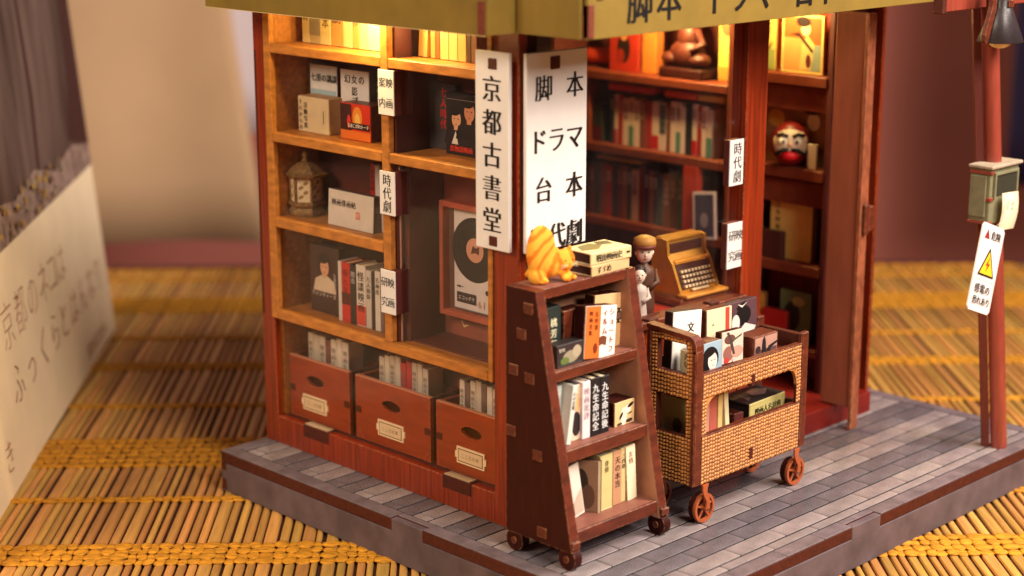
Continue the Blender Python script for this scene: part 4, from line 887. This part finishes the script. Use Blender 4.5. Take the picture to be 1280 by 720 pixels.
b = MB().frame((-1.05, -.6, 0), (1, 0, 0), (0, 0, 1), (0, -1, 0)); b.text('映画人名辞典', .42, .33, .27, INK, pitch=.95, bold=.03); b.build('spine_print', o)
b = MB().frame((-1.05, -.54, .66), (1, 0, 0), (0, 1, 0), (0, 0, 1)); b.flat([(.9, .5), (1.4, .3), (1.9, .6), (1.6, 1.0), (1.1, .9)], paint(150, 116, 110)); b.flat([(.3, .2), (.7, .4), (.5, .8)], paint(110, 90, 80)); b.build('cover_print', o)
cover_book('small_box', 'tiny brown box beside the thick black book in cart', (7.55, -3.4, ZL), 0, .5, .45, .5, M['mauve'], M['brown'], None, cat='box')
cover_book('book', 'olive book standing at left end of lower cart tray', (4.95, -2.75, ZL), NX, 1.2, 1.45, .3, paint(176, 164, 110), paint(90, 80, 60), lambda b, w, h: b.oval(.7, .5, .2, .26, paint(96, 84, 56)))
cover_book('book', 'cream note book standing under the cart handle', (4.78, -3.3, ZT), NX, .5, .9, .2, paint(214, 200, 160), paint(110, 90, 70), lambda b, w, h: b.text('売切', .28, .7, .24, INK, True, 1.1, .03))

# ================================================================== counter: register and figures
rg = thing('cash_register', 'old gold cash register with rows of round keys on the counter', 'cash register', (10.15, 1.2, 5.72), (0, 0, R(-3))); rg.scale = (.86, .86, .92)
MB().box(-1.45, 1.45, -1.15, 1.0, 0, .38, M['regbase'], .1).build('drawer_base', rg)
prof = [(-.85, .38), (.85, .38), (.85, 2.45), (.35, 2.55), (.02, 2.5), (-.05, 1.9), (-.3, 1.62), (-.78, .62)]
for x0, x1 in ((-1.2, -1.06), (1.06, 1.2)): MB().prism(prof, 'x', x0, x1, M['gold']).build('cheek', rg)
MB().prism([(-.72, .38), (.83, .38), (.83, 2.38), (.1, 2.38), (.1, 1.95), (-.02, 1.8), (-.24, 1.56), (-.72, .6)], 'x', -1.06, 1.06, M['gold']).build('body', rg)
part('display_window', rg, -.98, .98, .02, .12, 1.96, 2.34, M['regdark'], .02)
part('top_cap', rg, -1.1, 1.1, .1, .8, 2.4, 2.56, M['gold'], .05)
part('ledge', rg, -1.06, 1.06, -.36, .0, 1.56, 1.72, surf('ledge_gold', rgb(216, 150, 60), .35, .1, 3, metal=.3), .03)
part('front_shelf', rg, -1.3, 1.3, -1.3, -.7, .38, .52, _M['ledge_gold'], .04)
kb = MB(); u = Vector((0, .48, .96)).normalized()
MB().prism([(-.765, .66), (-.30, 1.55), (-.24, 1.5), (-.7, .62)], 'x', -.98, .98, M['regdark']).build('key_bed', rg)
for r_ in range(4):
    for c in range(9):
        p = Vector((-.84 + c * .21, -.74, .74)) + u * (r_ * .2) + Vector((0, .0, .0))
        MB().cyl(p, p + Vector((0, -.1, .04)), .065, .06, paint(226, 206, 170), 8).build('key', rg)
part('key_bar', rg, -.5, .5, -.9, -.76, .56, .64, paint(236, 216, 176), .02)
def figurine(label, loc, s, cap, hair, robe):
    o = thing('person_figurine', label, 'figurine', loc, (0, 0, R(-40)))
    sk = paint(236, 216, 200); b = MB()
    b.lathe([(.34 * s, 0), (.36 * s, .3 * s), (.3 * s, .9 * s), (.36 * s, 1.3 * s), (.3 * s, 1.5 * s), (.12 * s, 1.6 * s), (.11 * s, 1.7 * s)], robe, n=16)
    for sg in (-1, 1): b.tube([(sg * .3 * s, 0, 1.42 * s), (sg * .42 * s, -.12 * s, 1.05 * s), (sg * .12 * s, -.34 * s, .9 * s)], .11 * s, robe, 8)
    b.build('robe', o)
    h_ = MB().ell((0, 0, 2.0 * s), .27 * s, .28 * s, .36 * s, sk, 16, 11).ell((0, -.28 * s, 1.97 * s), .045 * s, .05 * s, .07 * s, sk, 8, 6)
    for sg in (-1, 1): h_.ell((sg * .27 * s, .02, 1.98 * s), .04 * s, .06 * s, .08 * s, sk, 8, 6)
    h_ = h_.build('head', o)
    for sg in (-1, 1): MB().ell((sg * .1 * s, -.262 * s, 2.05 * s), .04 * s, .02 * s, .022 * s, INK, 8, 5).build('eye', h_)
    MB().ell((0, -.262 * s, 1.84 * s), .07 * s, .02 * s, .018 * s, paint(150, 70, 60), 8, 5).build('mouth', h_)
    MB().ell((0, .07 * s, 2.12 * s), .30 * s, .29 * s, .31 * s, hair, 16, 9).build('hair', o)
    if cap: MB().lathe([(.31 * s, 2.2 * s), (.38 * s, 2.3 * s), (.34 * s, 2.46 * s), (.16 * s, 2.54 * s), (.01, 2.56 * s)], cap, n=18).build('cap', o).location = (0, 0, 0)
    if cap: MB().lathe([(.33 * s, 2.15 * s), (.36 * s, 2.18 * s), (.37 * s, 2.24 * s), (.32 * s, 2.27 * s)], paint(110, 50, 40), c=(0, -.05, 0), n=18).build('cap_band', o)
figurine('standing figurine in mustard cap and brown coat behind the counter', (7.55, .95, 5.72), 1.1, paint(176, 128, 56), paint(60, 40, 34), paint(86, 56, 42))
figurine('small black-haired figurine in pale grey robe at counter edge', (6.6, .35, 5.72), .82, None, paint(30, 24, 26), paint(196, 184, 176))

# ================================================================== things on the end-wall bookcases (out of focus)
def rnd_row(where, start, total, hmin, hmax, pal, d, group, hues):
    its = []; x = 0; i = 0
    while x < total and i < 24:
        t = random.uniform(.2, .4); k = hues[i % len(hues)]
        its.append((t, random.uniform(hmin, hmax), k, pal[k][0], random.choice(('日本映画', '名作選', None, '劇場史', '怪奇')), pal[k][1], pal[k][2] if len(pal[k]) > 2 else ())); x += t; i += 1
    row(where, start, NX, its, d, group)
pal = {'black': ((38, 40, 42), (180, 180, 170)), 'white': ((214, 190, 180), (90, 50, 44)), 'red': ((160, 36, 32), (220, 180, 160)), 'white and red': ((214, 190, 176), (90, 50, 44), [((180, 30, 30), .02, .3)]), 'white and teal': ((206, 184, 172), (90, 50, 44), [((80, 130, 116), .0, .42)]), 'grey and white': ((206, 184, 176), (60, 50, 50), [((96, 110, 112), .36, .98)]), 'brown': ((120, 66, 50), (200, 160, 130)), 'dark green': ((44, 56, 50), (170, 170, 150))}
rnd_row('on the middle shelf seen through the side window', (16.4, 10.55, 9.61), 5.2, 1.9, 2.12, pal, 1.2, 'books on the shelf seen through the side window', ('black', 'white and red', 'red', 'white', 'white and teal', 'white', 'brown', 'red', 'white and red', 'grey and white', 'brown', 'white', 'white and teal', 'white'))
for k, (y0, y1, c, cn, z) in enumerate(((10.6, 8.2, (196, 50, 34), 'red', 11.86), (7.6, 5.9, (206, 80, 36), 'orange', 11.86), (5.85, 4.5, (206, 176, 104), 'cream', 11.86))):
    o = thing('magazine', '%s magazine lying on top of the books behind the side window' % cn, 'magazine', (16.3, (y0 + y1) / 2, z - .0), (0, 0, NX))
    MB().box(-(y0 - y1) / 2, (y0 - y1) / 2, 0, 1.5, 0, .3, paint(*c), .03).build('cover', o); MB().box(-(y0 - y1) / 2 + .05, (y0 - y1) / 2 - .05, -.015, 1.45, .05, .25, paint(*[min(255, int(v * 1.1)) for v in c]), .01).build('pages', o)
spine_book('dark green book alone at left on the window bookcase', (16.4, 11.3, 9.61), NX, .55, 1.6, 1.0, paint(44, 50, 46), None, None, ((paint(90, 24, 30), 0, .4),))
rnd_row('on the lower shelf seen through the side window', (16.3, 11.6, 6.51), 5.2, 2.1, 2.35, {**pal, 'white': ((170, 130, 116), (90, 50, 44)), 'maroon': ((96, 30, 30), (190, 150, 120)), 'navy': ((46, 46, 60), (170, 160, 150))}, 1.2, 'books on the lower shelf seen through the side window', ('maroon', 'dark green', 'brown', 'red', 'black', 'maroon', 'brown', 'dark green', 'white', 'maroon', 'navy', 'brown', 'black', 'dark green', 'brown'))
o = thing('paper_banner', 'yellow paper strip lying above the lower books behind window', 'paper', (16.2, 9.9, 8.95), (0, 0, NX)); MB().box(-1.2, 1.2, 0, .8, 0, .12, paint(206, 160, 70), .03).build('sheet', o)
def art(b, w, h): b.rect(.1, .12, w - .1, h - .12, paint(50, 50, 70)); b.oval(w * .5, h * .4, .2, .3, paint(120, 110, 116))
cover_book('photo_card', 'small navy photo card with pale border behind the side window tags', (15.6, 4.75, 6.51), NX, 1.15, 1.9, .12, paint(190, 176, 172), paint(120, 90, 80), art, 6, -8, cat='card')
# top shelf
def art(b, w, h): b.oval(w * .5, h * .45, .35, .6, paint(40, 22, 20)); b.oval(w * .5, h * .7, .18, .22, paint(206, 130, 80)); b.oval(w * .4, h * .3, .2, .3, paint(150, 40, 28))
cover_book('picture_card', 'red card with dark figure on the lit top shelf', (16.6, 10.05, 12.63), NX, 1.55, 2.1, .3, paint(176, 46, 30), paint(120, 40, 26), art, cat='picture')
cover_book('wood_block', 'plain orange wooden block between red card and dark statue', (16.8, 8.85, 12.63), NX, .7, 2.6, .5, paint(206, 120, 50), paint(176, 96, 44), None, cat='block')
st = thing('seated_statue', 'dark reddish seated statue on plinth upon the lit top shelf', 'statue', (16.9, 6.9, 12.63), (0, 0, NX))
sm = surf('statue_lacquer', rgb(80, 30, 22), .5, .25, 3, (1, 1, 1), .3, 16, .5)
MB().box(-1.15, 1.15, -.5, .6, 0, .42, surf('plinth', rgb(56, 22, 18), .35, .2, 3), .08).build('plinth', st)
b = MB().ell((0, 0, .95), .85, .5, .6, sm).ell((0, .05, 1.6), .5, .4, .65, sm).ell((0, 0, 2.4), .3, .3, .36, sm).ell((-.7, -.1, .75), .5, .4, .28, sm).ell((.7, -.1, .75), .5, .4, .28, sm).tube([(.45, 0, 1.9), (.85, -.1, 1.4), (.5, -.4, 1.05)], .16, sm, 8).tube([(-.45, 0, 1.9), (-.9, -.1, 2.2), (-.8, -.3, 2.7)], .15, sm, 8).ell((0, .02, 2.72), .14, .14, .16, sm)
b.build('figure', st)
ro = thing('red_scroll', 'rolled red scroll with white tassel on the lit top shelf', 'scroll', (17.3, 12.0, 13.05), (0, 0, NX)); MB().cyl((-.5, 0, 0), (1.0, 0, .05), .34, None, paint(196, 60, 30), 14).build('roll', ro)
b = MB()
for k in range(14): b.ell((1.15 + random.uniform(-.16, .16), random.uniform(-.2, .1), .3 + random.uniform(-.3, .3)), .16, .14, .16, paint(240, 220, 180), 8, 6)
b.build('tassel', ro)
def art(b, w, h): b.oval(w * .3, h * .75, .35, .5, paint(110, 90, 50)); b.oval(w * .45, h * .4, .3, .5, paint(206, 186, 96)); b.rect(.05, .05, w - .05, h * .18, paint(206, 140, 60))
cover_book('poster_card', 'yellow-green poster left of the red door post', (17.2, 4.9, 12.63), NX, 1.35, 3.0, .15, paint(216, 190, 84), paint(160, 110, 50), art, cat='poster')
# doorway bookcase
def art(b, w, h): b.oval(w * .3, h * .7, .2, .5, paint(90, 80, 50)); b.flat([(.0, .3), (.5, 1.1), (.55, 1.05), (.1, .2)], paint(60, 60, 50)); b.rect(0.02, .02, w - .02, h * .35, paint(150, 160, 90))
cover_book('poster_card', 'narrow yellow poster at left of the doorway shelf', (17.9, 3.66, 13.16), NX, .7, 2.3, .12, paint(222, 190, 96), paint(150, 90, 50), art, cat='poster')
def art(b, w, h):
    b.rect(.1, .12, w - .1, h - .1, paint(214, 92, 44)); b.rect(.1, .12, w * .55, h * .6, paint(206, 150, 84)); b.rect(w * .6, .12, w - .1, h * .5, paint(140, 150, 130))
    b.flat([(w * .45, .15), (w * .5, h * .5), (w * .62, h * .66), (w * .8, h * .5), (w * .72, .15)], paint(214, 180, 110)); b.oval(w * .58, h * .76, .22, .26, paint(236, 206, 150)); b.oval(w * .52, h * .88, .34, .2, paint(44, 28, 26)); b.flat([(w * .22, h * .66), (w * .42, h * .7), (w * .78, h * .4), (w * .74, h * .36), (w * .42, h * .62)], paint(60, 40, 36)); b.oval(w * .66, h * .22, .12, .26, paint(96, 36, 40))
cover_book('poster_card', 'orange poster with kimono woman on top of doorway shelf', (17.75, 1.95, 13.16), NX, 1.95, 2.25, .15, paint(236, 206, 120), paint(160, 96, 50), art, cat='poster')
def art(b, w, h):
    b.oval(.5, h * .7, .4, .35, paint(206, 160, 60)); b.oval(.8, h * .5, .3, .3, paint(190, 140, 50)); b.oval(w * .76, h * .7, .3, .34, paint(232, 214, 176)); b.oval(w * .74, h * .9, .5, .22, INK); b.oval(w * .62, h * .5, .24, .3, paint(226, 206, 166)); b.rect(w * .6, 0, w * .98, h * .3, paint(96, 70, 60))
cover_book('poster_card', 'brown poster with dark-haired lady behind the round mask', (18.1, 2.3, 9.56), NX, 3.0, 2.45, .12, paint(150, 106, 66), paint(96, 50, 36), art, cat='poster')
dm = thing('daruma_doll', 'round red daruma doll with white face on doorway shelf', 'doll', (17.6, 2.2, 9.56), (0, 0, R(-56)))
rd = surf('daruma_red', rgb(126, 26, 22), .35, .2, 4)
MB().ell((0, 0, .86), .78, .68, .86, rd, 20, 14).build('body', dm)
MB().ell((0, -.24, .9), .70, .5, .66, paint(214, 190, 156), 18, 12).build('face', dm)
for sg in (-1, 1):
    e = MB().ell((sg * .28, -.68, 1.05), .17, .1, .17, paint(240, 226, 190), 12, 8).build('eye', dm); MB().ell((sg * .26, -.78, 1.04), .06, .03, .07, INK, 10, 6).build('pupil', e)
    MB().tube([(sg * .1, -.74, 1.24), (sg * .3, -.7, 1.34), (sg * .52, -.54, 1.26)], .07, INK, 6).build('eyebrow', dm); MB().tube([(sg * .06, -.74, .74), (sg * .3, -.72, .72), (sg * .55, -.5, .5)], .08, INK, 6).build('moustache', dm)
MB().ell((0, -.7, .92), .09, .12, .1, paint(206, 150, 110), 10, 7).build('nose', dm); MB().ell((0, -.55, .5), .36, .28, .22, paint(206, 20, 28), 12, 8).build('mouth', dm)
cover_book('card', 'small white card standing right of the daruma doll', (17.55, 1.16, 9.56), NX, .42, .95, .1, paint(236, 220, 196), paint(200, 180, 150), None, cat='card')
def art(b, w, h): b.text('日本映画史', .36, h * .85, .24, paint(90, 70, 40), True, 1.2, .02)
cover_book('book', 'large pale yellow book on the third doorway shelf', (17.8, 2.2, 5.76), NX, 2.0, 2.5, .4, paint(222, 186, 100), paint(150, 100, 50), art)
cover_book('small_box', 'low dark brown box before the pale yellow book', (17.5, 3.15, 5.76), NX, 1.45, 1.1, .5, paint(76, 36, 30), paint(66, 30, 26), None, cat='box')
cover_book('book', 'bright red book on the lowest doorway shelf', (17.6, 2.7, 2.41), NX, 1.2, 1.25, .3, paint(176, 30, 26), paint(120, 24, 22), None)
def art(b, w, h): b.oval(w * .4, h * .5, .4, .6, paint(40, 46, 36)); b.oval(w * .6, h * .8, .3, .2, paint(176, 176, 110))
cover_book('poster_card', 'green picture card on the lowest doorway shelf', (17.9, 1.9, 2.41), NX, 1.5, 2.1, .15, paint(106, 128, 84), paint(60, 66, 44), art, cat='poster')
cover_book('book', 'mustard yellow book at the lowest doorway shelf left', (17.7, 3.6, 2.41), NX, .55, 1.8, .3, paint(196, 140, 50), paint(130, 80, 40), None)

# ================================================================== utility pole with lamp, meter and tag
PL = lambda z: Vector((18.65 - .06 * z, -7 + .06 * z, z))
po = thing('utility_pole', 'leaning red-brown street pole with black lamp and meter box', 'pole', (0, 0, 0))
MB().cyl(PL(0), PL(17.6), .3, .29, M['pole'], 20).build('shaft', po)
b = MB(); e1 = Vector((-.707, .707, 0)); e2 = Vector((.707, .707, 0))
for a in (0,):
    q = [PL(0) + e1 * .34 + e2 * .0, PL(0) + e1 * .34 + e2 * .25, PL(0) + e1 * .6 + e2 * .25, PL(0) + e1 * .6, ]
    t_ = [p + (PL(17.6) - PL(0)) for p in q]; b.add(q + t_, [(0, 1, 2, 3), (4, 7, 6, 5), (0, 4, 5, 1), (1, 5, 6, 2), (2, 6, 7, 3), (3, 7, 4, 0)], M['poledark'])
b.build('backing_strip', po)
MB().box(14.75, 21.5, -6.05, -5.75, 16.2, 17.1, M['pole'], .03).build('crossarm', po)
MB().box(14.5, 14.75, -6.1, -5.7, 16.15, 17.15, M['edge'], .03).build('crossarm_cap', po)
lmp = empty('street_lamp', po, (17.05, -6.85, 15.1), (0, 0, 0))
MB().lathe([(.78, 0), (.8, .03), (.36, 1.15), (.33, 1.2), (.33, 1.75), (.3, 2.2), (.1, 2.3)], M['black'], n=20).build('lamp_shade', lmp)
MB().ell((0, 0, .05), .42, .42, .28, M['bulb'], 16, 9).build('bulb', lmp)
MB().box(-.16, .16, -.36, -.3, 1.2, 1.45, M['trim'], .02).build('lamp_clip', lmp)
MB().prism([(-.98, .1), (-.9, 0), (-.78, .05), (-.36, 1.15), (-.36, 2.4), (-.62, 2.4), (-.62, 1.2), (-.98, .3)], 'y', .0, .16, M['trim']).build('lamp_bracket', lmp)
mx = empty('meter_box', po, (17.05, -6.85, 8.62))
MB().box(0, 1.9, .0, .8, 0, 2.0, M['meter'], .03).build('case', mx)
MB().box(-.08, .0, .12, .78, .25, 1.75, M['meter'], .04).build('side_cover', mx)
for z0, z1 in ((0, .12), (.82, .98), (1.78, 1.92)): MB().box(-.05, .16, -.06, .82, z0 + .02, z1, M['pole'], .02).build('rib', mx)
MB().box(-.1, 2.0, -.12, .86, 2.0, 2.12, surf('meter_lid', rgb(166, 150, 128), .5, .2, 3), .03).build('lid', mx)
MB().box(.3, 1.7, -.04, 0, 1.0, 1.75, paint(52, 50, 38), .02).build('meter_window', mx)
for x0, x1, z0, z1 in ((.2, .3, .9, 1.85), (1.7, 1.8, .9, 1.85), (.3, 1.7, 1.75, 1.85)): MB().box(x0, x1, -.09, 0, z0, z1, M['meter'], .01).build('window_frame', mx)
pp = thing('paper_slip', 'cream paper slip hanging from the meter box front', 'paper', (17.95, -6.98, 8.35), (R(2), R(4), 0))
vs = []
for j in range(7):
    z = 1.35 * j / 6; yo = -.04 - .09 * math.sin(j / 6 * math.pi)
    vs += [(-.5, yo, z), (.55, yo - .03, z + .02)]
vs2 = [(a, b_ + .02, c) for a, b_, c in vs]
b = MB().add(vs + vs2, [(2 * j, 2 * j + 1, 2 * j + 3, 2 * j + 2) for j in range(6)] + [(14 + 2 * j, 14 + 2 * j + 2, 14 + 2 * j + 3, 14 + 2 * j + 1) for j in range(6)] + [(2 * j, 2 * j + 2, 16 + 2 * j, 14 + 2 * j) for j in range(6)] + [(2 * j + 1, 15 + 2 * j, 17 + 2 * j, 2 * j + 3) for j in range(6)], M['cream'], True); b.build('sheet', pp)
b = MB().frame((-.5, -.16, 0), (1, 0, 0), (0, 0, 1), (0, -1, 0)); b.text('電気', .3, 1.05, .16, paint(150, 120, 90), True, 1.2); b.text('検針', .62, .98, .16, paint(150, 120, 90), True, 1.2); b.build('lettering', pp)
tg = thing('warning_tag', 'white plastic warning tag with yellow triangle hung on the pole', 'sign', (16.75, -7.3, 8.72), (R(-3), R(20), 0))
cw = paint(228, 220, 216)
b = MB(); n = 5; th_ = .05; HW, HT = .80, 3.1
def tagp(x, z): return (x, .10 * math.cos(z / HT * 3.0) * (x + .5) - .12 * (x * .8) ** 2, z)
outl = [(-HW + .12, 0), (HW - .12, 0), (HW, -.12), (HW, -HT + .12), (HW - .12, -HT), (-HW + .12, -HT), (-HW, -HT + .12), (-HW, -.12)]
b.prism(outl, 'y', 0, th_, cw).build('plate', tg)
b = MB().frame((0, 0, -HT), (1, 0, 0), (0, 0, 1), (0, -1, 0)); yl = paint(240, 196, 40)
b.rect(-HW + .07, .1, -HW + .085, HT - .1, paint(206, 190, 184)); b.rect(HW - .085, .1, HW - .07, HT - .1, paint(206, 190, 184)); b.rect(-HW + .07, 1.12, HW - .07, 1.135, paint(206, 190, 184))
b.flat([(-.56, 2.58), (-.2, 2.58), (-.38, 2.92)], paint(150, 40, 36)); b.text('危険', .06, 2.74, .34, INK, pitch=1.0, bold=.02)
b.flat([(-.58, 1.28), (.58, 1.28), (0, 2.3)], INK); b.flat([(-.47, 1.34), (.47, 1.34), (0, 2.16)], yl); b.flat([(.08, 2.0), (-.15, 1.64), (-.01, 1.66), (-.08, 1.4), (.16, 1.74), (.02, 1.73)], paint(170, 50, 30))
b.text('感電の', -.42, .82, .36, INK, pitch=1.05, bold=.02); b.text('恐れあり', -.46, .4, .32, INK, pitch=1.0, bold=.02); b.build('lettering', tg)
MB().tube([(.2, .1, -.05), (.5, .05, .25), (.62, .1, .8), (.5, .2, 1.2)], .012, paint(200, 190, 180), 5).build('string', tg)

# ================================================================== tent card at the left and blurred things behind
P0 = Vector((-8.45, 17.3, ZM)); P1 = Vector((7.35, 35.05, ZM)); dv = (P1 - P0).normalized(); nv = Vector((dv.y, -dv.x, 0))
uv = Vector((0, 0, 1)) * math.cos(R(5)) - nv * math.sin(R(5)); wv_ = dv.cross(uv)
tc_ = thing('tent_card', 'large cream folded card with photo and brown Japanese lettering at left', 'card', (0, 0, 0))
b = MB().frame(P0, dv, uv, wv_); b.nofix = False; b.box(-7, 24.2, 0, 19, -.12, 0, M['cream'], .02); b.build('front_leaf', tc_)
top = P0 + uv * 19; uv2 = (Vector((0, 0, 1)) * math.cos(R(5)) + nv * math.sin(R(5)))
b = MB().frame(P0 - nv * (2 * 19 * math.sin(R(5)) + .1), dv, uv2, dv.cross(uv2)); b.nofix = False; b.box(-7, 24.2, 0, 19, -.06, .06, M['cream'], .02); b.build('rear_leaf', tc_)
b = MB().frame(P0, dv, uv, wv_)
bark = surf('printed_tree_bark', rgb(88, 74, 66), .5, .6, .4, (1.0, 1.0, .2), .0, 20, .3)
stone = surf('printed_stone', rgb(150, 128, 116), .5, .45, 1.6, (1, 1, 1), .0, 20, .3)
b.flat([(-7, 8.45), (24.2, 8.3), (24.2, 19), (-7, 19)], bark)
b.flat([(-7, 8.45), (24.2, 8.3), (24.2, 9.3), (20, 9.9), (16, 9.4), (12, 10.2), (8, 9.7), (3, 10.3), (-7, 10)], stone)
for k in range(2): x = (-3, 12.6)[k]; b.flat([(x, 10.2), (x + .5, 10.0), (x + 1.3, 13), (x + 1.0, 19), (x + .5, 19), (x + .55, 13)], paint(56, 38, 36))
b.flat([(19.8, 10.2), (24.2, 9.3), (24.2, 19), (22.5, 19), (21.5, 13)], paint(50, 32, 30))
for k in range(70):
    x, y_ = random.uniform(0, 18), random.uniform(8.6, 10.0); b.oval(x, y_, random.uniform(.12, .32), random.uniform(.08, .2), random.choice((paint(176, 140, 50), paint(150, 116, 60), paint(120, 96, 66), paint(150, 136, 110))), 7)
b.build('photo_print', tc_)
b = MB().frame(P0, dv, uv, wv_); tcol = paint(156, 88, 62)
for ch, x in zip('京都のネコは', (3.8, 6.05, 8.3, 10.5, 12.3, 14.1)): b.text(ch, x, 5.75, 2.0, tcol, off=-.02)
for k, (ch, x) in enumerate(zip('ふっくらとはんなり', (4.0, 6.4, 8.9, 11.2, 13.2, 15.4, 17.6, 19.7, 21.6))): b.text(ch, x, 3.45, 1.9, tcol, off=-.02)
b.text('京のネコたち', 17.2, .85, .8, tcol, pitch=1.0); b.text('き', 1.0, 1.5, 1.4, tcol, off=-.02); b.build('lettering', tc_)
# blurred background: cloths hanging well behind the table
def curtain(name, label, pts, y0, mat, amp, wl_):
    o = thing(name, label, 'curtain', (0, 0, 0), (0, 0, rotm - math.pi / 2))
    (xa0, xa1, za), (xb0, xb1, zb) = pts; nu, nv_ = 60, 10; vs = []
    for j in range(nv_ + 1):
        t = j / nv_; z = zb + (za - zb) * t; l, r_ = xb0 + (xa0 - xb0) * t, xb1 + (xa1 - xb1) * t
        for i in range(nu + 1):
            x = l + (r_ - l) * i / nu; vs.append((x, y0 + amp * math.sin(x * 2 * math.pi / wl_ + .4 * math.sin(z * .1)), z))
    n = nu + 1; m_ = len(vs); back = [(a, b_ + .25, c) for a, b_, c in vs]
    fs = [(j * n + i, j * n + i + 1, (j + 1) * n + i + 1, (j + 1) * n + i) for j in range(nv_) for i in range(nu)]
    fs2 = [tuple(m_ + k for k in f[::-1]) for f in fs]
    rim = list(range(nu + 1)) + [j * n + nu for j in range(1, nv_ + 1)] + [nv_ * n + i for i in range(nu - 1, -1, -1)] + [j * n for j in range(nv_ - 1, 0, -1)]
    fs3 = [(rim[k], m_ + rim[k], m_ + rim[(k + 1) % len(rim)], rim[(k + 1) % len(rim)]) for k in range(len(rim))]
    MB().add(vs + back, fs + fs2 + fs3, mat, True).build('cloth', o)
    MB().cyl((xa0 - 2, y0, za + 1), (xa1 + 2, y0, za + 1), .7, None, M['brown'], 12).build('rod', o)
curtain('beige_curtain', 'out-of-focus beige cloth hanging behind the mat at left', ((-60, -21.6, 40), (-60, -15.9, -6.9)), 75, M['beige'], .5, 13)
curtain('lilac_curtain', 'out-of-focus pale lilac cloth strip behind the beige cloth', ((-28, -17.0, 40), (-28, -16.6, .2)), 81, M['lilac'], .4, 9)
curtain('navy_curtain', 'out-of-focus dark navy cloth at the far right edge', ((40.8, 55, 40), (40.6, 55, -4)), 80, M['navy'], .4, 7)
